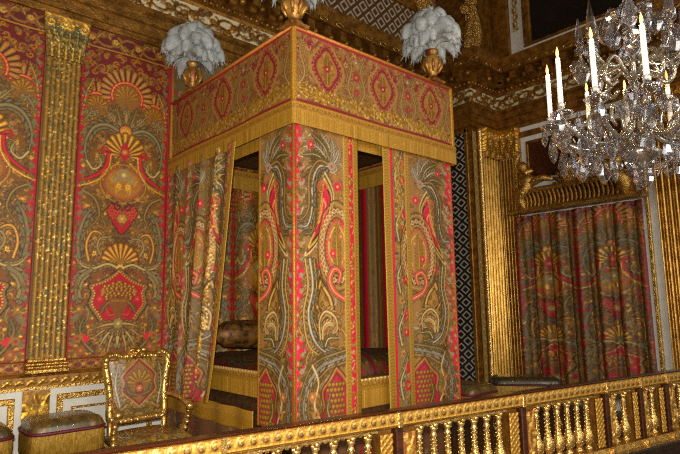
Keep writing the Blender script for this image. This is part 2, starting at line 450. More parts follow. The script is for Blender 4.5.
def curtain_panel(c, u0, w, flip, rd, h=2.5, ground=(144, 106, 60)):
    """one bed-curtain width: silver plumes, paisleys and crimson on a tan ground, drawn between u0 and u0 + w"""
    SIL = (150, 138, 126); BLU = (122, 118, 118); PNK = (200, 26, 70); CRM = (212, 192, 150)
    s = w / .58
    c.tf(u0 + (w if flip else 0), 0, (-s if flip else s), h / 2.5)
    c.rs = 1.0
    c.poly([(0, 0), (.58, 0), (.58, 2.5), (0, 2.5)], ground)
    edge = smooth_pts([(.10, 0), (.13, .15), (.07, .3), (.12, .5), (.15, .7), (.08, .86), (.13, 1.05), (.15, 1.2), (.07, 1.38), (.12, 1.6), (.08, 1.8), (.14, 2.0), (.09, 2.2), (.12, 2.5)], 4)
    c.poly(edge + [(0, 2.5), (0, 0)], PNK)
    # a close ground of curling leaves in browns and golds
    for _ in range(120):
        u = rd.uniform(.06, .56); v = rd.uniform(.0, 2.46); a = rd.uniform(0, 6.3); L = rd.uniform(.09, .17); k = rd.choice((1, -1)) * rd.uniform(.5, 1.3)
        col, hi = rd.choice(((OCH, GOLD), (OLV, TAN), (BRN, OCH), ((120, 92, 50), TAN), (SIL, CRM), ((146, 104, 40), GOLD2)))
        pts = [(u, v), (u + L * .5 * cos(a), v + L * .5 * sin(a)), (u + L * cos(a + k * .6), v + L * sin(a + k * .6)), (u + L * .9 * cos(a + k), v + L * .9 * sin(a + k))]
        c.leaf(pts, .010, col, hi, (84, 58, 28), .032, 6)
    c.fill(.03, .56, 0, 2.5, 230, [OCH, OLV, BRN, GOLD, SIL, TAN, (150, 60, 50)], rd, .75, GSET)
    for k in range(40):
        v = .03 + k * .062
        c.floret((.04 + .045 * (k % 2), v), .024, (OCH, SIL, TAN)[k % 3], (GOLD2, CRI)[k % 2], 5, k)
        c.stroke([(.09, v), (.125, v + .02), (.12, v + .05)], [.012, .009, .003], (OLV, SIL)[k % 2])
        c.stroke([(.02, v), (.045, v + .025)], [.010, .004], (OCH, GOLD)[k % 2])
    c.stroke([(.02, 0), (.02, 2.5)], .006, GOLD, .6)
    # silver sunburst
    for a, L in ((98, .3), (118, .34), (138, .37), (158, .35), (74, .26), (178, .3), (46, .2), (200, .22)):
        r = math.radians(a)
        c.leaf([(.44, 2.15), (.44 + L * .5 * cos(r), 2.15 + L * .55 * sin(r)), (.44 + L * cos(r + .25), 2.15 + L * sin(r + .25))], .012, SIL if a not in (118, 158) else OLV, CRM, DK, .045, 10)
    for off, col, r in ((.05, OLV, .017), (0, BLU, .021), (-.05, (116, 92, 50), .016)):
        c.leaf([(.44 - off * .3, 2.15), (.3, 2.13 - off), (.215 + off * .7, 1.98 - off), (.21 + off * .7, 1.78), (.16 + off, 1.62 - off), (.06 + off, 1.6 - off)], r, col, CRM if off == 0 else TAN, DK, .045, 18)
    c.floret((.445, 2.15), .042, SIL, PNK, 7)
    # paisley with nested outlines
    q = smooth_pts([(.36, 1.98), (.42, 1.86), (.38, 1.7), (.3, 1.58), (.2, 1.5), (.3, 1.68), (.33, 1.82), (.36, 1.98)], 5)
    cen = (.34, 1.76)
    c.poly([(cen[0] + (p[0] - cen[0]) * 1.5, cen[1] + (p[1] - cen[1]) * 1.35) for p in q], (140, 108, 58))
    c.poly([(cen[0] + (p[0] - cen[0]) * 1.15, cen[1] + (p[1] - cen[1]) * 1.12) for p in q], DK)
    c.poly(q, PNK)
    echo(c, q, cen, (1.5, 1.38, 1.25, .72, .45), (CRM, BRN, GOLD2, (150, 16, 44), GOLD2), .0055)
    c.spiral((.33, 1.95), .065, 1.4, 0, 1, .011, CRI); c.spiral((.33, 1.95), .065, 1.4, 0, 1, .004, GOLD2, .7)
    c.floret((.51, 1.98), .042, PNK, GOLD2, 6); c.floret((.48, 2.06), .03, ROSE, GOLD, 5); c.floret((.2, 2.3), .035, PNK, GOLD2, 6); c.floret((.3, 1.3), .035, PNK, GOLD2, 6)
    # laced medallion
    med = [(.5 + .17 * cos(t) * (1 - .12 * sin(t)), 1.47 + .30 * sin(t)) for t in np.linspace(0, 2 * pi, 30)]
    mc = (.5, 1.47)
    c.poly([(mc[0] + (p[0] - mc[0]) * 1.12, mc[1] + (p[1] - mc[1]) * 1.1) for p in med], DK); c.scal(med, .024, CRM, 0, 0, .045); c.scal(med, .016, ROSE, 0, 0, .045)
    c.poly([(mc[0] + (p[0] - mc[0]) * .88, mc[1] + (p[1] - mc[1]) * .9) for p in med], (156, 118, 62))
    c.scal([(mc[0] + (p[0] - mc[0]) * .7, mc[1] + (p[1] - mc[1]) * .74) for p in med], .012, PNK, 0, 0, .032)
    echo(c, med, mc, (1.2, 1.3, .8, .55), (GOLD, BRN, BRN, GOLD2), .0055)
    c.fill(.38, .58, 1.28, 1.68, 34, [GOLD, OCH, ROSE, PNK, TAN], rd, .7, GSET)
    c.leaf([(.5, 1.26), (.49, 1.45), (.5, 1.66)], .012, GOLD, GOLD2, BRN, .06, 10, m=.7, h=.003)
    c.floret((.45, 1.40), .036, PNK, GOLD2, 6); c.floret((.54, 1.55), .032, ROSE, GOLD2, 6)
    # lower scrolls
    sc = smooth_pts([(.57, 1.02), (.46, 1.08), (.41, 1.18), (.46, 1.27), (.53, 1.24), (.51, 1.16)])
    for rad, col in ((.032, DK), (.026, TAN), (.019, PNK), (.006, GOLD2)):
        c.stroke(sc, [rad, rad, rad * .7], col)
    lf = smooth_pts([(.3, 1.2), (.42, 1.05), (.45, .92), (.34, .86), (.23, .98), (.3, 1.2)], 4)
    c.poly(lf, (162, 120, 56)); echo(c, lf, (.34, 1.0), (1.0, .8, .6, .4), (DK, GOLD2, BRN, OCH), .006)
    for k in range(5):
        c.spiral((.28 + .05 * (k % 3), .92 + .055 * k), .026, 1.3, k, 1, .005, BRN)
    for off, col, r in ((.045, OLV, .014), (0, BLU, .021), (-.05, TAN, .013)):
        c.leaf([(.18 + off, 1.34), (.21 + off, 1.12), (.16 + off, .9), (.22 + off, .7 + off), (.35, .6 + off), (.5, .57 + off)], r, col, CRM if off == 0 else GOLD2, DK, .05, 18)
    c.leaf([(.3, .7), (.29, .84), (.37, .92), (.47, .86), (.48, .76), (.41, .74)], .018, TAN, CRM, DK, .055, 13)
    c.leaf([(.33, .7), (.34, .79), (.40, .83), (.45, .80)], .014, (186, 156, 100), CRM, BRN, .035, 8)
    c.leaf([(.36, .64), (.4, .70), (.5, .70)], .014, OLV, CRM, DK, .04, 7)
    for off, col, r in ((.05, (120, 92, 50), .015), (0, SIL, .021), (-.045, OLV, .013)):
        c.leaf([(.57, .55 - off), (.42, .52 - off), (.26 + off, .46 - off), (.14 + off, .34), (.1 + off, .16), (.16 + off, .02)], r, col, BLU if off == 0 else TAN, DK, .05, 16)
    dm = smooth_pts([(.47, .46), (.40, .36), (.32, .28), (.34, .16), (.28, .08), (.34, -.02), (.6, -.02), (.60, .3), (.47, .46)], 4)
    c.poly(dm, (168, 30, 60)); echo(c, dm, (.47, .2), (1.0, 1.1, .84), (GOLD, BRN, BRN), .006)
    for k in range(40):
        p = (.385 + .036 * (k % 5) + .018 * (k // 5 % 2), .03 + .043 * (k // 5))
        c.dot(p, .021, BRN); c.dot(p, .015, GOLD, .6, .003)
    c.leaf([(.42, .04), (.38, .14), (.41, .26)], .012, OLV, GOLD2, DK, .035, 7)
    c.stroke(smooth_pts([(.2, .5), (.27, .36), (.22, .2), (.3, .05)]), .008, CRM)
    c.floret((.2, .26), .04, ROSE, GOLD2, 6); c.floret((.24, .12), .035, TAN, CRI, 6)
    c.tf()

def braid(c, u0, u1, v0, v1, col=(174, 140, 58)):
    """woven gold galloon"""
    c.poly([(u0, v0), (u1, v0), (u1, v1), (u0, v1)], col, .45, .004)
    n = int((v1 - v0) / .03); w = u1 - u0
    for k in range(n):
        v = v0 + (k + .5) * (v1 - v0) / n
        c.stroke([(u0 + w * .2, v - .008), (u0 + w * .5, v + .008), (u0 + w * .8, v - .008)], .0045, (146, 100, 22), .45, .006)

def spark(c, u0, u1, v0, v1, n, rd, cols=(GOLD2, CRM, GOLD)):
    for _ in range(n):
        u = rd.uniform(u0, u1); v = rd.uniform(v0, v1); a = rd.uniform(0, 6.3)
        c.stroke([(u, v), (u + .014 * cos(a), v + .014 * sin(a))], .0065, rd.choice(cols), 1, .006)

def valance_design(L, H, rd, n=3):
    c = Canvas(L, H, .0075, (136, 102, 58))
    for _ in range(int(95 * L)):
        u = rd.uniform(0, L); v = rd.uniform(.05, H); a = rd.uniform(0, 6.3); q_ = rd.uniform(.08, .15); k = rd.choice((1, -1)) * rd.uniform(.5, 1.3)
        col, hi = rd.choice(((OCH, GOLD), (150, 112, 62) and ((150, 112, 62), TAN), ((120, 84, 44), OCH), ((124, 66, 44), (150, 104, 62)), ((150, 116, 66), TAN)))
        c.leaf([(u, v), (u + q_ * .5 * cos(a), v + q_ * .5 * sin(a)), (u + q_ * cos(a + k * .6), v + q_ * sin(a + k * .6)), (u + q_ * .9 * cos(a + k), v + q_ * .9 * sin(a + k))], .010, col, hi, (108, 70, 36), .032, 6)
    c.fill(0, L, 0, H, int(170 * L), [OCH, OLV, (118, 86, 46), TAN, (124, 56, 46), OCH], rd, .8)
    c.fill(0, L, H * .72, H, int(95 * L), [(126, 24, 42), (122, 34, 44), (126, 24, 42), OCH, TAN], rd, 1.15)
    c.fill(0, L, 0, H * .28, int(90 * L), [GOLD, OCH, GOLD2, BRN], rd, .9, GSET)
    for k in range(n):
        cx = L * (k + .5) / n; cy = H * .57
        q = [(cx + .145 * cos(t) * (1 + .10 * cos(4 * t)), cy + .195 * sin(t) * (1 + .10 * cos(4 * t))) for t in np.linspace(0, 2 * pi, 40)]
        c.poly([(cx + (p[0] - cx) * 1.35, cy + (p[1] - cy) * 1.3) for p in q], (152, 114, 62))
        c.fill(cx - .17, cx + .17, cy - .26, cy + .26, 40, [OCH, TAN, OLV, (140, 50, 46)], rd, .7)
        c.poly(q, (122, 30, 42)); c.scal(q, .021, (122, 28, 42), 0, 0, .05); c.scal(q, .009, ROSE, 0, 0, .035)
        c.poly([(cx + (p[0] - cx) * .76, cy + (p[1] - cy) * .8) for p in q], (150, 106, 44))
        c.fill(cx - .08, cx + .08, cy - .14, cy + .14, 40, [GOLD, (130, 40, 42), OCH, TAN, (130, 40, 42)], rd, .7, GSET)
        c.leaf([(cx, cy - .14), (cx, cy), (cx, cy + .14)], .010, OCH, GOLD2, BRN, .045, 9, m=.4)
        c.floret((cx, cy), .035, (140, 30, 46), GOLD2, 6)
        c.fan((cx, cy + .21), .01, .07, 20, 160, 5, ROSE, (120, 24, 40), .012); c.fan((cx, cy - .21), .01, .06, 200, 340, 5, GOLD, BRN, .012, .6)
    for k in range(n + 1):
        cx = L * k / n
        for s in (-1, 1):
            c.leaf([(cx + s * .02, H * .18), (cx + s * .11, H * .42), (cx + s * .06, H * .72), (cx + s * .13, H * .95)], .013, (152, 120, 74), TAN, BRN, .06, 9)
        c.floret((cx, H * .6), .045, (150, 40, 50), GOLD, 6); c.floret((cx, H * .82), .035, (134, 110, 96), GOLD2, 5); c.floret((cx, H * .38), .035, (150, 40, 50), OCH, 5)
    # gold swags along the foot
    m_ = n * 3
    for k in range(m_):
        a = L * k / m_; b = L * (k + 1) / m_
        c.stroke(bez((a, .17), (a + (b - a) * .25, .05), (b - (b - a) * .25, .05), (b, .17), 10), .008, GOLD, .9, .006); spark(c, a, b, .05, .18, 26, rd)
        c.stroke([(b, .16), (b, .06)], [.016, .01], GOLD, .9, .006)
        c.floret(((a + b) / 2, .13), .035, (160, 120, 50), GOLD2, 5, 0, .8, .005)
    c.poly([(0, 0), (L, 0), (L, .03), (0, .03)], (128, 24, 36))
    c.poly([(0, H - .035), (L, H - .035), (L, H), (0, H)], (140, 30, 40))
    return c

def scroll_band(L, H, bg, col, hi, rd, res=.0085, m=.6, n=None, hgt=.006):
    """running scroll on a plain ground"""
    c = Canvas(L, H, res, bg)
    n = n or max(1, int(round(L / (H * 1.15))))
    for k in range(n):
        x = L * (k + .5) / n; w = L / n; s = 1 if k % 2 else -1
        c.stroke(bez((x - w / 2, H / 2 - s * H * .28), (x - w * .2, H / 2 - s * H * .42), (x + w * .2, H / 2 + s * H * .42), (x + w / 2, H / 2 + s * H * .28), 12), H * .06, col, m, hgt)
        c.spiral((x - w * .12, H / 2 + s * H * .02), H * .3, 1.3, s * 1.2, -s, H * .06, col, m, hgt)
        c.floret((x - w * .12, H / 2 + s * H * .02), H * .14, hi, col, 5, 0, m, hgt * 1.3)
        c.leaf([(x + w * .1, H / 2 - s * H * .05), (x + w * .28, H / 2 - s * H * .3), (x + w * .42, H / 2 - s * H * .2)], H * .06, col, hi, tuple(np.array(col) * .55), H * .2, 5, m=m, h=hgt)
        c.leaf([(x - w * .35, H / 2 + s * H * .1), (x - w * .42, H / 2 + s * H * .36), (x - w * .2, H / 2 + s * H * .42)], H * .05, col, hi, tuple(np.array(col) * .55), H * .16, 4, m=m, h=hgt)
    return c

def lattice(L, H, cell, bg, fg, res, aspect=1.5, w=.09):
    """white diamond trellis with a small diamond in each opening"""
    c = Canvas(L, H, res, bg)
    U, V = np.meshgrid(c.us, c.vs)
    a = (U / cell + V / (cell * aspect)); b = (U / cell - V / (cell * aspect))
    fa = np.abs((a % 1) - .5); fb = np.abs((b % 1) - .5)
    d = np.maximum(fa, fb)          # 0 at the centre of a diamond, .5 on its edge
    band = np.clip(1.5 - np.abs(d - .30) / w * 1.5, 0, 1)
    cen = np.clip((.12 - np.maximum(fa, fb)) / .04, 0, 1) * 0
    al = np.maximum(band, cen)
    c.c = c.c * (1 - al[..., None]) + np.array(fg, float) * al[..., None]
    c.z = al * .012
    return c

def embroidered_pilaster(w, h, rd):
    c = Canvas(w, h, .0075, (108, 80, 28))
    for k in range(7):
        u = w * (k + .5) / 7
        c.stroke([(u, 0), (u, h)], w * .045, (150, 114, 46), .45, .012)
        c.stroke([(u + w * .07, 0), (u + w * .07, h)], w * .016, (78, 54, 18), .2)
    for _ in range(24):
        v0 = rd.uniform(0, h); 
        spark(c, w * .1, w * .9, v0 - .09, v0 + .09, 10, rd, ((112, 110, 78), (90, 100, 66), GOLD2, CRM))
    spark(c, 0, w, 0, h, 420, rd, ((92, 92, 60), GOLD2, (108, 106, 72), CRM))
    c.fill(0, w, 0, h, 150, [(96, 92, 52), OCH, (84, 88, 60)], rd, .8)
    return c

def upholstery(w, h, rd, bg=(104, 88, 46)):
    c = Canvas(w / 2, h, .0065, bg)
    c.fill(0, w / 2, 0, h, int(900 * w * h), [OCH, OLV, BRN, TAN, SIL, GOLD, OLV], rd, .8, GSET)
    cy = h * .55
    q = smooth_pts([(0, cy + h * .33), (w * .1, cy + h * .25), (w * .27, cy + h * .1), (w * .25, cy), (w * .29, cy - h * .12), (w * .14, cy - h * .24), (0, cy - h * .34)], 4)
    c.poly(q + [(-.02, cy - h * .3), (-.02, cy + h * .3)], (128, 92, 44))
    c.stroke(q, .010, (128, 26, 40)); c.scal(q, .014, (132, 36, 44), 0, 0, .04); c.stroke([(p[0] * 1.1, cy + (p[1] - cy) * 1.1) for p in q], .006, TAN)
    c.fan((0, cy - .02), .02, h * .2, 0, 180, 7, GOLD, BRN, .016, .6)
    c.poly([(-.02, cy - h * .22), (w * .09, cy - h * .16), (w * .05, cy - .01), (-.02, cy)], (132, 30, 42)); c.floret((0, cy - h * .1), .035, ROSE, GOLD2, 6)
    c.leaf([(w * .05, cy - h * .2), (w * .2, cy - h * .15), (w * .24, cy)], .011, OLV, SIL, DK, .035, 7)
    c.leaf([(w * .36, h * .2), (w * .42, h * .5), (w * .34, h * .85)], .014, SIL, CRM, DK, .05, 9)
    return c.mirror()
# ------------------------------------------------------------------ materials
def mat(name):
    m = bpy.data.materials.new(name); m.use_nodes = True
    nt = m.node_tree; b = nt.nodes['Principled BSDF']
    return m, nt, b

def noise(nt, scale, detail=3, rough=.55, coord='Object', stretch=None):
    tc = nt.nodes.new('ShaderNodeTexCoord'); n = nt.nodes.new('ShaderNodeTexNoise')
    n.inputs['Scale'].default_value = scale; n.inputs['Detail'].default_value = detail; n.inputs['Roughness'].default_value = rough
    if stretch:
        mp = nt.nodes.new('ShaderNodeMapping'); mp.inputs['Scale'].default_value = stretch
        nt.links.new(tc.outputs[coord], mp.inputs['Vector']); nt.links.new(mp.outputs['Vector'], n.inputs['Vector'])
    else:
        nt.links.new(tc.outputs[coord], n.inputs['Vector'])
    return n

def bump(nt, b, src, strength=.4, dist=.01):
    bp = nt.nodes.new('ShaderNodeBump'); bp.inputs['Strength'].default_value = strength; bp.inputs['Distance'].default_value = dist
    nt.links.new(src, bp.inputs['Height']); nt.links.new(bp.outputs['Normal'], b.inputs['Normal'])
    return bp

def two_tone(nt, b, fac, c0, c1, lo=.35, hi=.65):
    r = nt.nodes.new('ShaderNodeValToRGB')
    r.color_ramp.elements[0].position = lo; r.color_ramp.elements[1].position = hi
    r.color_ramp.elements[0].color = (*lin(c0), 1); r.color_ramp.elements[1].color = (*lin(c1), 1)
    nt.links.new(fac, r.inputs['Fac']); nt.links.new(r.outputs['Color'], b.inputs['Base Color'])

def plain(name, c0, c1=None, rough=.6, metal=0, scale=30, bmp=0, bscale=None, dist=.006, stretch=None, spec=None, coat=0):
    m, nt, b = mat(name)
    n = noise(nt, scale, stretch=stretch)
    two_tone(nt, b, n.outputs['Fac'], c0, c1 or c0)
    b.inputs['Roughness'].default_value = rough; b.inputs['Metallic'].default_value = metal
    if spec is not None: b.inputs['Specular IOR Level'].default_value = spec
    if coat: b.inputs['Coat Weight'].default_value = coat; b.inputs['Coat Roughness'].default_value = .12
    if bmp:
        n2 = noise(nt, bscale or scale * 2, 4, .6, stretch=stretch); bump(nt, b, n2.outputs['Fac'], bmp, dist)
    return m

def patterned(name, rough=.6, metal=.6, bmp=.35, bscale=260, coat=0, sheen=0, vary=.35):
    """cloth or carving whose colours come from the drawn pattern; metal thread where the drawing says so"""
    m, nt, b = mat(name)
    at = nt.nodes.new('ShaderNodeAttribute'); at.attribute_name = 'Pattern'
    n = noise(nt, bscale, 2, .6)
    mr = nt.nodes.new('ShaderNodeMapRange'); mr.inputs['From Min'].default_value = .3; mr.inputs['From Max'].default_value = .7
    mr.inputs['To Min'].default_value = 1 - vary; mr.inputs['To Max'].default_value = 1 + vary
    nt.links.new(n.outputs['Fac'], mr.inputs['Value'])
    mx = nt.nodes.new('ShaderNodeVectorMath'); mx.operation = 'SCALE'
    nt.links.new(at.outputs['Color'], mx.inputs[0]); nt.links.new(mr.outputs['Result'], mx.inputs['Scale'])
    nt.links.new(mx.outputs['Vector'], b.inputs['Base Color'])
    mm = nt.nodes.new('ShaderNodeMath'); mm.operation = 'MULTIPLY'; mm.inputs[1].default_value = metal
    nt.links.new(at.outputs['Alpha'], mm.inputs[0]); nt.links.new(mm.outputs[0], b.inputs['Metallic'])
    rr = nt.nodes.new('ShaderNodeMapRange'); rr.inputs['To Min'].default_value = rough; rr.inputs['To Max'].default_value = .34
    nt.links.new(at.outputs['Alpha'], rr.inputs['Value']); nt.links.new(rr.outputs['Result'], b.inputs['Roughness'])
    if coat: b.inputs['Coat Weight'].default_value = coat; b.inputs['Coat Roughness'].default_value = .1
    bump(nt, b, n.outputs['Fac'], bmp, .006)
    return m

M = {}
M['brocade'] = patterned('silk_brocade', .55, .55, .35, 230)
M['tapestry'] = patterned('embroidered_hanging', .6, .6, .4, 200)
M['stuffed'] = patterned('upholstery_under_clear_cover', .45, .4, .15, 160, coat=.55)
M['carving'] = patterned('gilt_carving', .5, .9, .3, 120)
M['gilt'] = plain('gilt_wood', (166, 124, 54), (220, 178, 96), .34, .85, 14, .7, 38, .016)
M['gilt_polish'] = plain('polished_gilt', (184, 140, 64), (232, 192, 112), .3, .85, 16, .3, 30, .012)
M['urn'] = plain('red_gold_urn', (120, 60, 28), (196, 150, 70), .42, .55, 9, .4, 30, .012)
M['gilt_shaft'] = plain('gilt_flutes', (166, 122, 48), (208, 162, 80), .36, .8, 8, .2, 24, .006)
M['gilt_dark'] = plain('old_gilding', (114, 76, 26), (166, 118, 48), .42, .7, 9, .6, 34, .014)
M['gilt_fine'] = plain('burnished_gilt', (184, 144, 72), (234, 198, 124), .26, .85, 22, .5, 60, .010)
M['gilt_carved'] = plain('carved_gilt', (164, 120, 52), (226, 182, 100), .30, .85, 30, 1.0, 40, .035)
M['fringe'] = plain('gold_bullion_fringe', (132, 98, 26), (176, 136, 46), .5, .35, 60, .7, 150, .01, stretch=(1, 1, .25))
M['galloon'] = plain('gold_galloon', (170, 120, 28), (204, 152, 48), .5, .4, 80, .6, 220, .006)
M['cord'] = plain('orange_silk_cord', (176, 104, 36), (206, 136, 56), .5, .2, 60, .4, 200, .004)
M['white'] = plain('white_painted_panelling', (206, 204, 196), (220, 218, 210), .5, 0, 6, .08, 40)
M['marble'] = plain('dark_plinth', (30, 20, 12), (48, 32, 18), .4, 0, 8, .1, 30)
M['wood'] = plain('polished_dark_wood', (46, 20, 8), (76, 34, 12), .3, 0, 10, .15, 40, stretch=(.3, 3, 3), coat=.3)
M['floor'] = plain('oak_parquet', (70, 44, 22), (104, 68, 34), .4, 0, 12, .1, 50, stretch=(1, 8, 1))
M['plaster'] = plain('old_plaster', (110, 84, 50), (134, 104, 62), .8, 0, 3, .1, 20)
M['canvas'] = plain('dark_oil_painting', (9, 8, 8), (24, 21, 18), .35, 0, 2.2, .1, 60)
M['lining'] = plain('dark_silk_lining', (54, 32, 16), (84, 54, 22), .6, 0, 20, .2, 120)
M['feather'] = plain('grey_ostrich_feather', (150, 156, 158), (186, 190, 190), .9, 0, 9, .12, 90)
M['wax'] = plain('ivory_candle', (232, 228, 214), (242, 240, 230), .45, 0, 10)
M['velvet'] = plain('green_velvet', (44, 46, 24), (70, 60, 30), .6, 0, 26, .3, 160, coat=.3)
m, nt, b = mat('candle_flame'); b.inputs['Base Color'].default_value = (1, .5, .15, 1)
b.inputs['Emission Color'].default_value = (1, .36, .08, 1); b.inputs['Emission Strength'].default_value = 4; M['flame'] = m
def crystal(name, tint):
    """thin cut glass: clear in the middle of a facet, mirror-like towards grazing angles"""
    m = bpy.data.materials.new(name); m.use_nodes = True; nt = m.node_tree
    nt.nodes.remove(nt.nodes['Principled BSDF']); out = nt.nodes['Material Output']
    tr = nt.nodes.new('ShaderNodeBsdfTransparent'); tr.inputs['Color'].default_value = (*tint, 1)
    gl = nt.nodes.new('ShaderNodeBsdfGlossy'); gl.inputs['Roughness'].default_value = .06; gl.inputs['Color'].default_value = (.95, .96, 1, 1)
    lw = nt.nodes.new('ShaderNodeLayerWeight'); lw.inputs['Blend'].default_value = .42
    mr = nt.nodes.new('ShaderNodeMapRange'); mr.inputs['To Min'].default_value = .14; mr.inputs['To Max'].default_value = .95
    nt.links.new(lw.outputs['Facing'], mr.inputs['Value'])
    mx = nt.nodes.new('ShaderNodeMixShader')
    nt.links.new(mr.outputs['Result'], mx.inputs['Fac']); nt.links.new(tr.outputs[0], mx.inputs[1]); nt.links.new(gl.outputs[0], mx.inputs[2])
    nt.links.new(mx.outputs[0], out.inputs['Surface'])
    return m
M['crystal'] = crystal('cut_crystal', (.86, .87, .90))
M['silver'] = plain('silvered_glass', (150, 144, 130), (200, 194, 180), .16, .9, 18, .3, 60)
M['lattice'] = patterned('trellis_panel', .55, .2, .15, 60, vary=.12)

# ------------------------------------------------------------------ camera
def set_camera():
    f, yaw, pit, rol = 549.06, .7262, .1426, -.0155
    from mathutils import Matrix, Vector
    F = np.array([sin(yaw) * cos(pit), cos(yaw) * cos(pit), sin(pit)])
    r = np.array([cos(yaw), -sin(yaw), 0]); u = np.cross(r, F)
    r2 = r * cos(rol) + u * sin(rol); u2 = -r * sin(rol) + u * cos(rol)
    cam = bpy.data.cameras.new('camera'); o = bpy.data.objects.new('camera', cam); COL.objects.link(o)
    mw = Matrix(((r2[0], u2[0], -F[0], 0), (r2[1], u2[1], -F[1], 0), (r2[2], u2[2], -F[2], 1.6), (0, 0, 0, 1)))
    o.matrix_world = mw
    cam.sensor_width = 36; cam.lens = f / 680 * 36; cam.clip_start = .05; cam.clip_end = 60
    SC.camera = o
set_camera()

WY, PX, PY, RX = 6.05, 7.9, 5.4, 8.7      # back wall, pier, right wall
rd = random.Random(11)

# ------------------------------------------------------------------ room shell
def one_box(name, m, *a, b=0):
    return MB().box(*a, b=b).build(name, m)
struct(one_box('floor', M['floor'], -2.6, 9, -5, 6.4, -.1, 0))
struct(one_box('ceiling', M['plaster'], -2.6, 9, -5, 6.4, 9.2, 9.3))
struct(one_box('wall_back', M['plaster'], -2.6, PX, WY, WY + .2, 0, 9.2))
struct(one_box('wall_return', M['gilt_dark'], PX, RX + .2, PY, WY + .2, 0, 9.2))
struct(one_box('wall_right', M['white'], RX, RX + .2, -5, PY, 0, 9.2))
struct(one_box('wall_left', M['white'], -2.8, -2.6, -5, WY + .2, 0, 9.2))

# path of the wall faces, left to right seen from the room
PATH = [(-2.55, WY), (PX, WY), (PX, PY), (RX, PY), (RX, -4.5)]
def offset_path(d):
    out = []
    P = [np.array(p) for p in PATH]
    nor = []
    for a, b_ in zip(P[:-1], P[1:]):
        t = (b_ - a) / np.linalg.norm(b_ - a); nor.append(np.array((t[1], -t[0])))
    for i, p in enumerate(P):
        if i == 0: q = p + nor[0] * d
        elif i == len(P) - 1: q = p + nor[-1] * d
        else: q = p + (nor[i - 1] + nor[i]) * d
        out.append(q)
    return out
def sweep(mb, prof):
    """closed profile of (projection, height) run along the walls with mitred corners"""
    rows = [offset_path(d) for d, z in prof]
    n = len(prof); k = len(PATH); vs = []
    for i in range(k):
        for j in range(n):
            vs.append((rows[j][i][0], rows[j][i][1], prof[j][1]))
    fs = []
    for i in range(k - 1):
        for j in range(n):
            fs.append((i * n + j, i * n + (j + 1) % n, (i + 1) * n + (j + 1) % n, (i + 1) * n + j))
    fs += [tuple(range(n)), tuple((k - 1) * n + j for j in range(n - 1, -1, -1))]
    mb.add(vs, fs, False)
def runs(d):
    P = offset_path(d)
    for a, b_ in zip(P[:-1], P[1:]):
        L = np.linalg.norm(b_ - a); t = (b_ - a) / L
        yield a, t, np.array((t[1], -t[0])), L

ARC0, FR0, FR1, CO1 = 4.69, 5.08, 5.34, 5.86
mb = MB()
sweep(mb, [(-.01, ARC0), (.03, ARC0), (.035, ARC0 + .07), (.055, ARC0 + .08), (.06, ARC0 + .2), (.085, ARC0 + .215), (.09, ARC0 + .31), (.13, ARC0 + .345), (.13, FR0), (-.01, FR0)])
struct(mb.build('trim_1', M['gilt_dark']))
mb = MB()
sweep(mb, [(-.01, FR1), (.09, FR1), (.10, FR1 + .04), (.13, FR1 + .06), (.13, FR1 + .1), (.16, FR1 + .12), (.16, FR1 + .27), (.42, FR1 + .29), (.42, FR1 + .37), (.47, FR1 + .43), (.48, CO1), (-.01, CO1)])
for a, t, nn, L in runs(.16):
    k = int(L / .3)
    for i in range(k):
        s = (i + .5) * L / k
        c = a + t * s
        for (w, dp, z0, z1) in ((.06, .22, FR1 + .15, FR1 + .28), (.05, .13, FR1 + .1, FR1 + .2)):
            q = [c - t * w - nn * .01, c + t * w - nn * .01, c + t * w + nn * dp, c - t * w + nn * dp]
            mb.add([(p[0], p[1], z) for z in (z0, z1) for p in q], [(0, 1, 2, 3), (4, 7, 6, 5), (0, 4, 5, 1), (1, 5, 6, 2), (2, 6, 7, 3), (3, 7, 4, 0)], False)
        e = c + t * (.5 * L / k) + nn * .10
        mb.ball((e[0], e[1], FR1 + .2), .055, 8, 5)
for a, t, nn, L in runs(.145):
    k = int(L / .085)
    for i in range(k):
        c = a + t * (i + .5) * L / k
        mb.ball((c[0], c[1], FR1 + .08), .03, 6, 4)
struct(mb.build('trim_2', M['gilt_dark']))
# pale rosettes between the brackets
mb = MB()
for a, t, nn, L in runs(.42):
    k = int(L / .3)
    for i in range(k):
        c = a + t * (i + 1.0) * L / k
        mb.tube([(c[0] + .012 * nn[0] + t[0] * .07 * cos(w), c[1] + .012 * nn[1] + t[1] * .07 * cos(w), FR1 + .33 + .03 * sin(w)) for w in np.linspace(0, 2 * pi, 13)], .012, 5, False)
struct(mb.build('trim_3', M['gilt']))
# white frieze with gilt scrolls
fn_ = 3
for (a, t, nn, L) in runs(.085):
    if L > 9: 
        L0 = L
    cv = scroll_band(L, FR1 - FR0, (196, 190, 172), (112, 76, 30), (170, 126, 54), rd, .014, .7, None, .02)
    cv.fill(0, L, .02, FR1 - FR0 - .02, int(L * 34), [(120, 84, 34), (150, 108, 44), (92, 62, 26)], rd, 1.7, ((150, 108, 44),))
    fn_ += 1
    struct(grid_obj('trim_%d' % fn_, cv, lambda U, V, Z, a=a, t=t, nn=nn: (a[0] + t[0] * U + nn[0] * Z, a[1] + t[1] * U + nn[1] * Z, FR0 + V), M['carving']))
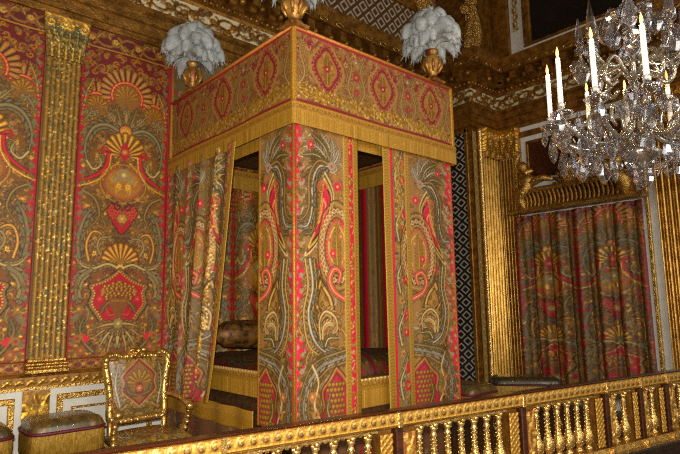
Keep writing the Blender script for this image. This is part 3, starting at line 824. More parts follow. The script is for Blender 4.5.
# band under the frieze at the foot of the room: chair rail and dado of the back wall
mb = MB()
mb.prism([(WY - .005, .84), (WY - .05, .85), (WY - .05, .885), (WY - .085, .90), (WY - .10, .945), (WY - .075, .975), (WY - .04, 1.0), (WY - .005, 1.0)], 'x', -2.5, PX)
struct(mb.build('trim_8', M['gilt']))
cv = Canvas(4.6, .09, .012, (150, 104, 34))
for k in range(46):
    cv.leaf([(k * .1 + .01, .02), (k * .1 + .05, .06), (k * .1 + .09, .03)], .012, GOLD, GOLD2, BRN, .03, 3, m=.9, h=.012)
struct(grid_obj('trim_9', cv, lambda U, V, Z: (-.6 + U, WY - .10 - Z, .885 + V), M['carving']))
mb = MB(); mb.box(-2.5, PX, WY - .012, WY + .01, .1, .85); struct(mb.build('trim_10', M['white']))
mb = MB(); mb.box(-2.5, PX, WY - .05, WY + .01, 0, .16, .01); struct(mb.build('baseboard_back', M['gilt_dark']))
def nest(name, x0, x1, z0, z1):
    mb = MB()
    for (i, w, d) in ((.055, .055, .03), (.19, .022, .022)):
        a, b_, c, e = x0 + i, x1 - i, z0 + i, z1 - i
        mb.box(a, b_, WY - .012 - d, WY - .008, e - w, e, .006); mb.box(a, b_, WY - .012 - d, WY - .008, c, c + w, .006)
        mb.box(a, a + w, WY - .012 - d, WY - .008, c + w, e - w, .006); mb.box(b_ - w, b_, WY - .012 - d, WY - .008, c + w, e - w, .006)
    o = struct(mb.build(name, M['gilt']))
nest('trim_11', 1.545, 2.62, .2, .84); nest('trim_12', .32, 1.29, .2, .84)
cv = scroll_band(.24, .66, (150, 104, 34), GOLD, GOLD2, rd, .012, .9, 1, .015)
cv.fill(0, .24, 0, .66, 60, [GOLD, OCH, GOLD2], rd, 1.3, GSET)
struct(grid_obj('trim_13', cv, lambda U, V, Z: (1.295 + U, WY - .03 - Z, .18 + V), M['carving']))

# ------------------------------------------------------------------ wall hangings of the alcove
tap = tapestry_design()
def flat_hang(cv, x0, z0, y, extra=0):
    nx, ny = cv.nx, cv.ny
    def fn(U, V, Z):
        ed = np.minimum(np.minimum(U, cv.w - U), np.minimum(V, cv.h - V)) < 1e-4
        wv = .006 * np.sin(U * 9 + V * 2)
        return x0 + U, np.where(ed, WY - .001, y - Z + wv * (~ed)), z0 + V
    return fn
def hanging(x0, label):
    o = grid_obj('wall_hanging', tap, flat_hang(tap, x0, 1.11, WY - .025), M['tapestry'])
    tag(o, label, 'tapestry', 'embroidered wall hangings')
    return o
hanging(1.66, 'tall crimson and gold embroidered hanging between the embroidered pilaster and the bed')
hanging(.31, 'crimson and gold embroidered hanging at the left edge, left of the pilaster')
# border bands above and below
for (x0, L, z0, H, nm) in ((1.66, 1.02, 1.0, .11, 'below'), (.31, 1.0, 1.0, .11, 'below'), (1.66, 1.02, 4.47, .22, 'above'), (.31, 1.0, 4.47, .22, 'above')):
    cv = scroll_band(L, H, (112, 34, 30) if nm == 'below' else (92, 26, 26), (150, 106, 44), GOLD2, rd, .008, .5, None, .003)
    cv.fill(0, L, 0, H, 20, [OCH, (130, 60, 40)], rd, .8)
    cv.poly([(0, 0), (L, 0), (L, .012), (0, .012)], GOLD, .6); cv.poly([(0, H - .012), (L, H - .012), (L, H), (0, H)], (170, 110, 50), .6)
    o = grid_obj('border_band', cv, flat_hang(cv, x0, z0, WY - .02), M['tapestry'])
    side = 'the hanging beside the bed' if x0 > 1 else 'the hanging at the left edge'
    tag(o, 'crimson scrollwork border band %s %s' % (nm, side), 'tapestry', 'scrollwork border bands')
# gold fabric strip between hanging and bed
cv = Canvas(.42, 3.6, .01, (104, 86, 54)); cv.fill(0, .42, 0, 3.6, 300, [OCH, SIL, OLV, CRI, GOLD], rd, 1.2, GSET)
cv.poly([(0, 0), (.03, 0), (.03, 3.6), (0, 3.6)], CRI); cv.poly([(.03, 0), (.045, 0), (.045, 3.6), (.03, 3.6)], GOLD, .6)
o = grid_obj('wall_hanging', cv, flat_hang(cv, 2.665, 1.0, WY - .02), M['tapestry'])
tag(o, 'narrow grey and crimson hanging strip half hidden behind the bed curtain', 'tapestry')

# embroidered pilaster
pil = embroidered_pilaster(.335, 3.08, rd)
px0 = 1.315
t_ = MB()
for (dx, z0, z1, d) in ((.03, 1.0, 1.045, .11), (.015, 1.045, 1.075, .09), (.03, 1.075, 1.105, .105), (.008, 1.105, 1.14, .08)):
    t_.box(px0 - dx, px0 + .335 + dx, WY - d, WY, z0, z1, .01)
root = struct(t_.build('trim_14', M['gilt']))
o = grid_obj('shaft', pil, lambda U, V, Z: (px0 + U, WY - .055 - Z - .012 * np.sin(pi * U / .335), 1.13 + V), M['tapestry'], root, close=.01)
cvc = Canvas(.45, .46, .0085, (120, 92, 34))
for s in range(5): 
    u = .06 + s * .0825
    cvc.leaf([(u, .0), (u, .16), (u + (.03 if s > 2 else -.03 if s < 2 else 0), .27)], .022, (156, 124, 50), GOLD2, (60, 46, 22), .05, 6, m=.8, h=.025)
    cvc.leaf([(u + .03, .12), (u + .03, .28), (u + .03, .38)], .016, (110, 112, 76), (170, 160, 110), (50, 44, 24), .045, 5, m=.5, h=.02)
for s, d in ((.06, 1), (.39, -1), (.19, -1), (.26, 1)):
    cvc.spiral((s, .37), .055, 1.4, pi / 2, d, .013, GOLD2, .9, .03)
cvc.poly([(0, .43), (.45, .43), (.45, .46), (0, .46)], GOLD, .8, .03)
spark(cvc, 0, .45, 0, .46, 90, rd, (GOLD2, CRM, (120, 116, 80)))
grid_obj('capital', cvc, lambda U, V, Z: (px0 + .1675 + (U - .225) * (.78 + .25 * V / .46), WY - .07 - Z - .06 * V, 4.2 + V), M['tapestry'], root, close=.012)

# ------------------------------------------------------------------ gilt pilasters of the room
def fluted(name, p0, t, nn, w, z0, z1, nfl):
    """base, fluted shaft and leafy capital on a wall face"""
    p0 = np.array(p0, float); t = np.array(t, float); nn = np.array(nn, float)
    def at(u, d, z): 
        q = p0 + t * u + nn * d; return (q[0], q[1], z)
    mb = MB()
    for (e, za, zb, d) in ((.03, 0, .1, .12), (.03, .1, .25, .11), (.015, .25, .29, .1), (.028, .29, .33, .11), (.008, .33, z0, .085)):
        q = [at(-e, -.01, 0), at(w + e, -.01, 0), at(w + e, d, 0), at(-e, d, 0)]
        mb.add([(p[0], p[1], z) for z in (za, zb) for p in q], [(0, 1, 2, 3), (4, 7, 6, 5), (0, 4, 5, 1), (1, 5, 6, 2), (2, 6, 7, 3), (3, 7, 4, 0)], False)
    root = struct(mb.build(name, M['gilt_dark']))
    mb = MB(); prof = [(0, -.01), (0, .07)]
    for k in range(nfl):
        a = w * (k + .12) / nfl; b_ = w * (k + .88) / nfl
        for q in np.linspace(0, 1, 7): prof.append((a + (b_ - a) * q, .07 - .055 * sin(pi * q)))
    prof += [(w, .07), (w, -.01)]
    n = len(prof)
    vs = [at(u, d, z) for z in (z0, z1) for (u, d) in prof]
    mb.add(vs, [(i, i + 1, n + i + 1, n + i) for i in range(n - 1)], True)
    mb.build('shaft', M['gilt_shaft'], root)
    H = ARC0 - z1
    c = Canvas(w * 1.15, H, .012, (150, 96, 26)); W = w * 1.15
    nl = max(3, int(W / .15))
    for row, (v0, v1) in enumerate(((0, .42), (.2, .66))):
        for k in range(nl + row):
            u = W * (k + (.5 if row == 0 else 0)) / nl
            c.leaf([(u, v0 * H), (u, (v0 + v1) / 2 * H), (u + .01, v1 * H)], .03, GOLD, GOLD2, BRN, .07, 6, m=.9, h=.045)
    for k in range(nl + 1):
        u = W * k / nl
        for d in (1, -1): c.spiral((u + d * .045, .74 * H), .05, 1.5, pi / 2, d, .012, GOLD2, .9, .05)
    c.poly([(0, .88 * H), (W, .88 * H), (W, H), (0, H)], GOLD, .9, .05)
    def fn(U, V, Z):
        k = (.88 + .12 * V / H); uu = w / 2 + (U - W / 2) * k
        d = .07 + Z + .05 * (V / H)
        ed = (U < 1e-4) | (U > W - 1e-4)
        d = np.where(ed, 0, d)
        return p0[0] + t[0] * uu + nn[0] * d, p0[1] + t[1] * uu + nn[1] * d, z1 + V
    grid_obj('capital', c, fn, M['carving'], root)
    return root
fluted('trim_15', (8.16, PY), (1, 0), (0, -1), .52, .36, 4.16, 6)
fluted('trim_16', (RX, PY - .03), (0, -1), (-1, 0), .42, .36, 4.16, 7)
fluted('trim_17', (RX, 2.80), (0, -1), (-1, 0), .75, .36, 4.16, 9)
fluted('trim_18', (RX, .3), (0, -1), (-1, 0), .75, .36, 4.16, 9)
# round gilt corner moulding of the pier and a carved strip beside it
mb = MB()
mb.lathe([(.075, 0), (.075, .06), (.05, .09), (.062, .13), (.04, .16), (.04, 4.6), (.06, 4.69)], (8.06, PY - .06, 0), 12)
struct(mb.build('trim_19', M['gilt_fine']))
cv = scroll_band(4.3, .12, (120, 100, 60), (170, 140, 80), CRM, rd, .012, .4, None, .012)
struct(grid_obj('trim_20', cv, lambda U, V, Z: (7.89 + V, PY - .02 - Z, .3 + U), M['carving']))
# trellis strip on the return of the pier
cv = lattice(.40, 4.25, .27, (26, 20, 14), (186, 182, 166), .0085, .80, .085)
struct(grid_obj('trim_21', cv, lambda U, V, Z: (PX - .015 - Z, 5.53 + U, .33 + V), M['lattice']))
mb = MB()
for (y0, y1) in ((5.46, 5.53), (5.93, 6.0)): mb.box(PX - .05, PX + .005, y0, y1, .1, 4.65, .01)
mb.box(PX - .05, PX + .005, 5.46, 6.0, 4.58, 4.65, .01); mb.box(PX - .05, PX + .005, 5.46, 6.0, .0, .33, .01)
struct(mb.build('trim_22', M['gilt_dark']))

# arched attic over the alcove
cv = lattice(2.75, .92, .28, (84, 54, 22), (188, 180, 160), .013, 1.0)
struct(grid_obj('trim_23', cv, lambda U, V, Z: (4.95 + U, WY - .03 - Z, 5.92 + V), M['lattice']))
mb = MB()
mb.prism([(WY + .005, 6.84), (WY - .10, 6.84), (WY - .14, 6.92), (WY - .14, 7.02), (WY - .08, 7.1), (WY + .005, 7.1)], 'x', 3.0, 7.9)
mb.box(4.3, 4.95, WY - .1, WY, 5.86, 6.84, .03)
struct(mb.build('trim_24', M['gilt_dark']))
cv = lattice(2.75, 1.6, .28, (80, 54, 24), (176, 166, 144), .016, 1.0)
struct(grid_obj('trim_25', cv, lambda U, V, Z: (5.0 + U, WY - .03 - Z, 7.1 + V), M['lattice']))
# big gilt arch rib
mb = MB()
arc = [(3.75 + 4.0 * cos(t), WY - .17, 5.86 + 2.6 * sin(t)) for t in np.linspace(0, pi, 40)]
for off, rr in ((0, .11), (.17, .06), (-.16, .07)):
    mb.tube([(3.75 + (4.0 + off) * cos(t), WY - .17, 5.86 + (2.6 + off) * sin(t)) for t in np.linspace(0, pi, 44)], rr, 8)
struct(mb.build('trim_26', M['gilt_carved']))
# attic panels on pier and right wall
mb = MB()
mb.box(PX + .22, RX, PY - .08, PY, 5.86, 9.1, .02); mb.box(RX - .08, RX, 4.98, PY - .08, 5.86, 9.1, .02)
mb.box(RX - .1, RX, .4, 4.98, 5.86, 5.98, .02)
struct(mb.build('trim_27', M['gilt_dark']))
cv = scroll_band(1.5, .12, (190, 186, 170), (130, 96, 44), GOLD2, rd, .012, .5, None, .012)
struct(grid_obj('trim_28', cv, lambda U, V, Z: (RX - .03 - Z, 4.80 + V, 6.5 + U), M['carving']))
mb = MB(); mb.box(PX + .0, PX + .2, PY - .03, PY, 5.9, 9.1); struct(mb.build('trim_29', M['white']))
# ------------------------------------------------------------------ state bed
X0, X1, Y0, Y1 = 2.68, 4.87, 3.585, 5.98
ZT, ZV, ZF, ZB = 4.0, 3.325, 3.125, .60
bed = thing('state_bed', 'large canopied state bed hung with crimson, silver and gold brocade curtains', 'bed', (0, 0, 0))

def fringe_canvas(L, H):
    c = Canvas(L, H, .0085, (150, 114, 40))
    U, V = np.meshgrid(c.us, c.vs)
    head = V > H * .62
    rip = np.sin(U * 2 * pi / .022)
    rng = np.random.default_rng(4)
    col = np.where(head[..., None], np.array((170, 132, 50.)), np.array((168, 128, 44.)) + rng.normal(0, 9, (1, c.nx, 1)))
    c.c = col * np.ones_like(c.c)
    c.z = np.where(head, .012, .008 + .004 * rip)
    c.m = np.where(head, .5, .35)
    n = max(2, int(L / .045))
    for k in range(n):
        x = L * (k + .5) / n
        c.stroke([(x - .014, H * .72), (x, H * .86), (x + .014, H * .72)], .0055, (136, 88, 30), .4, .016)
        if k % 3 == 0: c.floret((x, H * .8), .014, (170, 110, 60), GOLD2, 4, 0, .5, .017)
    c.poly([(0, H * .94), (L, H * .94), (L, H), (0, H)], (180, 130, 40), .6, .018)
    return c

def face(side):
    """maps (u along the face, relief) to x, y for the four sides of the canopy"""
    if side == 'foot': return (lambda U, Z: (X0 + U, Y0 - Z)), X1 - X0
    if side == 'left': return (lambda U, Z: (X0 - Z, Y0 + U)), Y1 - Y0
    if side == 'right': return (lambda U, Z: (X1 + Z, Y0 + U)), Y1 - Y0
    return (lambda U, Z: (X0 + U, Y1 + Z)), X1 - X0
rdv = random.Random(21)
for side in ('foot', 'left', 'right', 'head'):
    fn, L = face(side)
    cv = valance_design(L, ZT - ZV, rdv)
    root = grid_obj('valance', cv, lambda U, V, Z, fn=fn: (*fn(U, Z + .004 + .012 * np.sin(U * 4.5) * (1 - V / .675)), ZV + V), M['brocade'], bed, close=.012)
    cf = fringe_canvas(L + .05, ZV - ZF)
    grid_obj('fringe', cf, lambda U, V, Z, fn=fn: (*fn(U - .025, Z + .016 + .006 * np.sin(U * 4.5)), ZF + V), M['fringe'] if False else M['brocade'], root, close=.008)
    # inner valance behind it
    ci = fringe_canvas(L - .16, .24)
    sg = {'foot': lambda U, Z: (X0 + .08 + U, Y0 + .09 + Z), 'left': lambda U, Z: (X0 + .09 + Z, Y0 + .08 + U), 'right': lambda U, Z: (X1 - .09 - Z, Y0 + .08 + U), 'head': lambda U, Z: (X0 + .08 + U, Y1 - .10 - Z)}[side]
    grid_obj('inner_fringe', ci, lambda U, V, Z, sg=sg: (*sg(U, Z), ZF - .06 + V), M['brocade'], root, close=.008)
    # silk cord along the top edge
    mb = MB(); a = fn(np.array(0.), np.array(.012)); b_ = fn(np.array(L), np.array(.012))
    mb.tube([(float(a[0]), float(a[1]), ZT), (float(b_[0]), float(b_[1]), ZT)], .016, 6); mb.build('cord', M['cord'], root)
mb = MB(); mb.box(X0, X1, Y0, Y1, ZT - .03, ZT - .005); mb.build('canopy_roof', M['lining'], bed)
mb = MB(); mb.box(X0 + .11, X1 - .11, Y0 + .11, Y1 - .12, ZV + .02, ZV + .05); mb.build('tester', M['lining'], bed)
for (x, y) in ((X0, Y0), (X1, Y0), (X0, Y1)):
    mb = MB(); mb.box(x - .022, x + .022, y - .022, y + .022, ZV - .02, ZT, .008); mb.build('corner_braid', M['galloon'], bed)
mb = MB(); mb.tube([(X0 - .006, Y0 - .006, ZB), (X0 - .006, Y0 - .006, ZF + .02)], .012, 8); mb.build('corner_braid', M['galloon'], bed)
for (x, y) in ((X0 + .13, Y0 + .13), (X1 - .13, Y0 + .13), (X0 + .13, Y1 - .13), (X1 - .13, Y1 - .13)):
    mb = MB(); mb.lathe([(.05, 0), (.05, .5), (.04, .6), (.04, ZV)], (x, y, 0), 10); mb.build('post', M['gilt_dark'], bed)

# curtains
HC = ZF + .07 - ZB
def ripple(U, V, amp, k, ph=0.):
    return amp * (np.sin(U * k + ph) + .4 * np.sin(U * k * 2.3 + ph * 2 + V * .7)) * (1 - .45 * V / HC)
rdc = random.Random(8)
ca = Canvas(.765, HC, .0072, BRN)
curtain_panel(ca, .0, .575, False, rdc, HC)
ca.poly([(.63, 0), (.70, 0), (.70, HC), (.63, HC)], PNK)
ca.fill(.635, .695, 0, HC, 60, [OCH, GOLD, OLV], rdc, .7, GSET); spark(ca, .64, .69, 0, HC, 150, rdc)
braid(ca, .575, .63, 0, HC); braid(ca, .70, .765, 0, HC)
grid_obj('curtain', ca, lambda U, V, Z: (X0 + U * (1 - .015 * (1 - V / HC)), Y0 + .03 - Z - ripple(U, V, .012, 13), ZB + V), M['brocade'], bed, close=.008)
cb = Canvas(1.10, HC, .0075, BRN)
cb.poly([(.10, 0), (.34, 0), (.34, HC), (.10, HC)], (134, 108, 66)); cb.fill(.14, .34, 0, HC, 110, [OCH, SIL, OLV, BRN, TAN], rdc, 1., GSET)
cb.poly([(.095, 0), (.14, 0), (.14, HC), (.095, HC)], PNK)
for k in range(5):
    v = .12 + k * .5
    cb.leaf([(.2, v), (.17, v + .16), (.25, v + .3), (.3, v + .42)], .02, SIL, CRM, DK, .05, 9)
    cb.floret((.28, v + .12), .05, PNK, GOLD2, 6); cb.floret((.22, v + .42), .04, TAN, CRI, 5)
    cb.poly([(.27, v + .2), (.33, v + .25), (.3, v + .36), (.25, v + .3)], PNK)
spark(cb, .17, .30, HC - .85, HC - .1, 240, rdc); spark(cb, .2, .32, 0, HC, 120, rdc)
curtain_panel(cb, .39, .71, True, rdc, HC)
braid(cb, 0, .10, 0, HC); braid(cb, .335, .395, 0, HC)
grid_obj('curtain', cb, lambda U, V, Z: (X0 + 1.09 + U, Y0 + .03 - Z - ripple(U, V, .014, 10, 1.), ZB + V), M['brocade'], bed, close=.008)
cc = Canvas(.565, HC, .0072, BRN)
curtain_panel(cc, 0, .545, False, rdc, HC); braid(cc, .54, .565, 0, HC)
grid_obj('curtain', cc, lambda U, V, Z: (X0 + .03 - Z - ripple(U, V, .010, 12, .6), Y0 + U, ZB + V), M['brocade'], bed, close=.008)
# the gathered curtain on the side towards the chair
W = 1.9
cd = Canvas(W, HC, .0085, BRN)
curtain_panel(cd, .06, .56, False, rdc, HC, (120, 98, 58)); curtain_panel(cd, .72, .56, True, rdc, HC, (116, 94, 54)); curtain_panel(cd, 1.36, .54, True, rdc, HC, (112, 90, 52))
for (a, b_, col) in ((.62, .72, (118, 108, 80)), (1.28, 1.36, (126, 100, 58))):
    cd.poly([(a, 0), (b_, 0), (b_, HC), (a, HC)], col); cd.fill(a + .01, b_ - .01, 0, HC, 70, [OCH, SIL, OLV, BRN, GOLD, CRI], rdc, .9, GSET)
spark(cd, .1, .15, .9, HC, 110, rdc); spark(cd, .63, .71, .2, HC, 200, rdc); spark(cd, .36, .44, .7, HC, 130, rdc)
cd.floret((.50, .58), .11, GOLD, (206, 160, 60), 7, 0, .9, .01); cd.floret((.50, .30), .085, GOLD2, OCH, 6, 0, .8, .01); spark(cd, .40, .60, .2, .70, 110, rdc)
braid(cd, 0, .07, 0, HC)
def left_curtain(U, V, Z):
    q = U / W; h = V / HC
    yt = 4.47 + (Y1 - 4.47) * q; yb = 4.93 + (Y1 - .0 - 4.93) * q
    s = h ** .8
    y = yb + (yt - yb) * s
    amp = .035 * (1.1 - .55 * h) * np.clip(1.25 - q * .75, .35, 1) * np.clip(.25 + q * 5, 0, 1)
    x = X0 - .02 - Z - amp * (np.sin(U * 17) + .5 * np.sin(U * 31 + 1.2))
    return x, y + .012 * np.cos(U * 17), .69 + V * (ZF + .07 - .69) / HC
grid_obj('curtain', cd, left_curtain, M['brocade'], bed, close=.008)
# far curtain and head cloth, cut from the same stuff as the hangings
def tiled(w, h, res, dark, du=1.0, v0=.3):
    c = Canvas(w, h, res, (0, 0, 0))
    U, V = np.meshgrid(c.us, c.vs)
    i = ((U / du) % 1.0 * (tap.nx - 1)).astype(int); j = np.clip(((V + v0) / 3.36) % 1.0 * (tap.ny - 1), 0, tap.ny - 1).astype(int)
    c.c = tap.c[j, i] * dark; c.m = tap.m[j, i] * .8; c.z = tap.z[j, i]
    return c
ch = tiled(X1 - X0 - .1, 2.7, .013, .95, .75, .5)
grid_obj('head_cloth', ch, lambda U, V, Z: (X0 + .05 + U, Y1 - .05 - Z - .018 * np.sin(U * 20), .65 + V), M['brocade'], bed, close=.008)
cr = tiled(Y1 - Y0 - .05, HC, .013, .85, .8, .1)
for k in range(6):
    u = .20 + k * .36
    cr.poly([(u - .23, 0), (u, 0), (u, HC), (u - .23, HC)], (96, 74, 36)); cr.fill(u - .22, u - .02, 0, HC, 50, [OCH, BRN, OLV], rdc, 1.1)
    for e in (-.21, -.15, -.09, -.03): cr.stroke([(u + e, 0), (u + e, HC)], .009, (150, 110, 44), .5)
    cr.stroke([(u - .12, 0), (u - .12, HC)], .016, BRN)
    cr.poly([(u, 0), (u + .13, 0), (u + .13, HC), (u, HC)], (170, 16, 46))
grid_obj('curtain', cr, lambda U, V, Z: (X1 - .02 + Z + .03 * np.sin(U * 18), Y0 + .05 + U, ZB + V), M['brocade'], bed, close=.008)
# bed base and its fringed skirt
mb = MB(); mb.box(X0 + .14, X1 - .14, Y0 + .14, Y1 - .14, .12, .78, .04); mb.build('bed_frame', M['lining'], bed)
mb = MB(); mb.box(X0 + .12, X1 - .12, Y0 + .12, Y1 - .12, .78, 1.0, .07); mb.build('mattress', M['lining'], bed)
cs = Canvas(Y1 - 4.2, .62, .009, (104, 72, 50)); cs.fill(0, Y1 - 4.2, 0, .5, 90, [OCH, CRI, OLV, SIL], rdc, 1.1)
f2 = fringe_canvas(Y1 - 4.2, .17)
cs.c[-f2.ny:, :, :] = np.resize(f2.c[:, :1], (f2.ny, 1, 3)) + np.zeros((f2.ny, cs.nx, 3)); cs.z[-f2.ny:, :] = .015; cs.m[-f2.ny:, :] = .4
grid_obj('skirt', cs, lambda U, V, Z: (X0 + .02 - Z - .012 * np.sin(U * 15), 4.19 + U, .09 + V), M['brocade'], bed, close=.008)
cs2 = Canvas(X1 - X0 - .2, .5, .010, (104, 72, 50)); cs2.fill(0, 2, 0, .5, 90, [OCH, CRI, OLV, SIL], rdc, 1.1)
grid_obj('skirt', cs2, lambda U, V, Z: (X0 + .1 + U, Y0 + .09 - Z - .012 * np.sin(U * 15), .09 + V), M['brocade'], bed, close=.008)

# vases with plumes on the four corners of the canopy
def plume_mesh(seed):
    """a round bunch of curled ostrich tips: thick drooping tips with fine barbs over them"""
    q = random.Random(seed); mb = MB()
    tips = []
    for k in range(30):
        az = 2.4 * k + q.uniform(-.2, .2); g = (k + .5) / 30
        tips.append((az, .06 + .26 * sqrt(g), .46 - .26 * g + q.uniform(-.03, .03), q.uniform(.085, .115)))
    for k in range(14):
        tips.append((2 * pi * k / 14 + q.uniform(-.15, .15), q.uniform(.15, .25), q.uniform(.10, .2), q.uniform(.07, .09)))
    tips.append((.5, .03, .60, .05)); tips.append((2.4, .05, .55, .05))
    for az, out, top, fat in tips:
        d = np.array((cos(az), sin(az), 0)); sd = np.array((-sin(az), cos(az), 0))
        pts = [np.array(p) for p in bez((0, 0, .0), d * out * .25 + np.array((0, 0, top)), d * out * 1.0 + np.array((0, 0, top + .09)), d * (out + .09) + np.array((0, 0, top - .13 - .04 * q.random())), 14)]
        n0 = len(mb.v)
        mb.tube(pts, [.012, .02, .035, fat * .8, fat, fat, fat * .8, fat * .3], 10)
        for i in range(n0, len(mb.v)):
            v = np.array(mb.v[i]); k = (i - n0) % 10
            mb.v[i] = tuple(v + (pts[min(13, (i - n0) // 10)] - v) * (.10 if k % 2 else -.03) + np.array((q.uniform(-1, 1), q.uniform(-1, 1), q.uniform(-1, 1))) * .004)
        vs = []; fs = []
        for i in range(4, 14):
            tg = pts[i] - pts[i - 1]; tg /= np.linalg.norm(tg) + 1e-9
            up = np.cross(sd, tg)
            rr = np.interp(i / 13, np.linspace(0, 1, 8), [.012, .02, .035, fat * .8, fat, fat, fat * .8, fat * .3])
            for r_ in range(7):
                a = q.uniform(0, 2 * pi); rad_ = sd * cos(a) + up * sin(a)
                p0 = pts[i] + rad_ * rr * .85; tip = p0 + rad_ * .022 * q.uniform(.4, 1.2) + tg * .05 * q.uniform(.5, 1.2) + np.array((0, 0, -.015))
                w = np.cross(rad_, tg) * .007
                n = len(vs); vs.extend([p0 - w, p0 + w, tip]); fs.append((n, n + 1, n + 2))
        mb.add(vs, fs, True)
    return mb
vase_prof = [(.055, 0), (.10, .0), (.10, .03), (.06, .045), (.05, .07), (.075, .10), (.11, .17), (.125, .22), (.115, .26), (.07, .29), (.062, .31), (.085, .335), (.085, .36), (.055, .365)]
cnames = ['at the near corner', 'at the wall end', 'at the far foot corner', 'at the far wall corner']
for i, (x, y) in enumerate(((X0 + .03, Y0 + .03), (X0 + .04, 5.56), (4.60, Y0 + .02), (4.6, 5.56))):
    mb = MB(); mb.box(x - .1, x + .1, y - .1, y + .1, ZT - .005, ZT + .025, .008); mb.lathe([(r * .86, z) for r, z in vase_prof], (x, y, ZT + .02), 12)
    for k in range(8):
        a = pi / 4 * k
        mb.tube([(x + .064 * cos(a), y + .064 * sin(a), ZT + .12), (x + .100 * cos(a), y + .100 * sin(a), ZT + .19), (x + .11 * cos(a), y + .11 * sin(a), ZT + .245)], [.012, .02, .01], 6)
    v = mb.build('finial', M['urn'], bed); v['label'] = 'gilt urn finial ' + cnames[i]
    p = plume_mesh(30 + i).build('plume', M['feather'], v); p.location = (x, y, ZT + .37); p.scale = (.86, .86, .9)
    p['label'] = 'bunch of grey ostrich feathers'
# coverlet and bolster
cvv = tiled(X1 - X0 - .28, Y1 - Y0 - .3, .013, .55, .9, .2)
def cover(U, V, Z):
    w, h = cvv.w, cvv.h
    e = np.minimum(np.minimum(U, w - U), np.minimum(V, h - V))
    return X0 + .14 + U, Y0 + .15 + V, 1.015 + .10 * (1 - np.exp(-e * 9)) + Z + .006 * np.sin(U * 14) * np.cos(V * 9) - .09 * np.exp(-V * 40) + .05 * np.exp(-((V - .25) / .3) ** 2)
cov = grid_obj('coverlet', cvv, cover, M['brocade'], None, close=.01)
tag(cov, 'dark brocade coverlet with deep gold fringe on the state bed mattress', 'bedspread')
for (nm, L, fn) in (('l', Y1 - Y0 - .3, lambda U, V, Z: (X0 + .11 - Z, Y0 + .15 + U, .80 + V)), ('f', X1 - X0 - .28, lambda U, V, Z: (X0 + .14 + U, Y0 + .10 - Z, .69 + V))):
    cf = fringe_canvas(L, .235 if nm == 'l' else .26)
    for k in range(int(L / .05)):
        cf.dot((.025 + k * .05, cf.h - .012), .022, (206, 176, 110), .9, .03)
    grid_obj('fringe', cf, fn, M['brocade'], cov, close=.008)
mb = MB(); mb.tube([(X0 + .3 + k * .16, 5.50, 1.295 + .012 * sin(k)) for k in range(11)], [.02, .14, .155, .16, .16, .16, .16, .16, .155, .14, .02], 16, True)
bo = mb.build('bolster', plain('bolster_brocade', (48, 34, 16), (140, 92, 34), .5, .3, 16, .5, 80), None)
tag(bo, 'round dark gold bolster lying across the head of the state bed', 'cushion')
MB().tube([(X0 + .27, 5.50, 1.295), (X0 + .31, 5.50, 1.295)], [.05, .02], 10).build('tassel', M['galloon'], bo)

# ------------------------------------------------------------------ gilt armchair
chair = thing('armchair', 'gilt carved armchair with tapestry back beside the bed', 'armchair', (2.16, 5.14, 0), 0)
half = [(.0, .565), (.15, .565), (.245, .57), (.265, .63), (.262, .78), (.283, .94), (.305, 1.07), (.295, 1.14), (.235, 1.17), (.15, 1.14), (.07, 1.15), (0, 1.18)]
loop = half + [(-x, z) for x, z in half[::-1][1:-1]]
def back_y(z): return .25 + .10 * (z - .5)
pts = smooth_pts(loop + [loop[0]], 5)
mb = MB(); mb.tube([(x, back_y(z), z) for x, z in pts], .037, 9, False)
q = random.Random(2)
for k in range(0, len(pts), 2):
    x, z = pts[k]
    mb.ball((x + q.uniform(-.01, .01), back_y(z) - .028 + q.uniform(-.008, .008), z + q.uniform(-.01, .01)), q.uniform(.016, .028), 7, 5, (1, .8, 1))
for s in (-1, 1):
    mb.tube([(s * .02, back_y(1.18) - .02, 1.195), (s * .07, back_y(1.18) - .03, 1.21), (s * .11, back_y(1.17) - .02, 1.18)], [.026, .018, .006], 7)
    mb.tube([(s * .30, back_y(1.12) - .02, 1.07), (s * .31, back_y(1.12) - .03, 1.13), (s * .27, back_y(1.17) - .02, 1.17)], [.01, .026, .008], 7)
    mb.tube([(s * .262, back_y(.6), .6), (s * .262, .255, .46), (s * .255, .26, .36)], [.028, .026, .03], 8)
mb.ball((0, back_y(1.19) - .02, 1.195), .036, 8, 6)
mb.build('back_frame', M['gilt_polish'], chair)
up = upholstery(.56, .66, random.Random(4), (92, 74, 38))
def backf(U, V, Z):
    x = U - .28; z = .57 + V * .92
    a = np.clip(x / .28, -1, 1); w = np.interp(z, [.55, .62, .78, .95, 1.1, 1.18, 1.21], [.235, .25, .25, .27, .285, .26, .2])
    return a * w, .25 + .10 * (z - .5) - .028 * (1 - a ** 4) * (1 - (2 * V / .66 - 1) ** 6) - Z * .5, z - .03 * np.where(V > .6, 1, 0)
grid_obj('backrest', up, backf, M['stuffed'], chair, close=.03)
us = upholstery(.62, .56, random.Random(5), (96, 80, 46))
def seatf(U, V, Z):
    a = 2 * U / .62 - 1; b_ = 2 * V / .56 - 1
    w = .29 + .035 * (-b_ * .5 + .5)
    return a * w, b_ * .28 + .0, .40 + .085 * (1 - np.abs(a) ** 5) ** .6 * (1 - np.abs(b_) ** 5) ** .6 + Z * .4
grid_obj('seat', us, seatf, M['stuffed'], chair, close=.03)
mb = MB()
rail = smooth_pts([(-.30, .27, .36), (-.325, -.02, .35), (-.335, -.24, .35), (-.2, -.315, .345), (0, -.325, .33), (.2, -.315, .345), (.335, -.24, .35), (.325, -.02, .35), (.30, .27, .36)], 5)
mb.tube([(x, y, z) for x, y, z in rail], .034, 8, True, 1.0)
for k in range(0, len(rail), 2): mb.ball((rail[k][0] * 1.03, rail[k][1] * 1.05, rail[k][2]), .025, 6, 4)
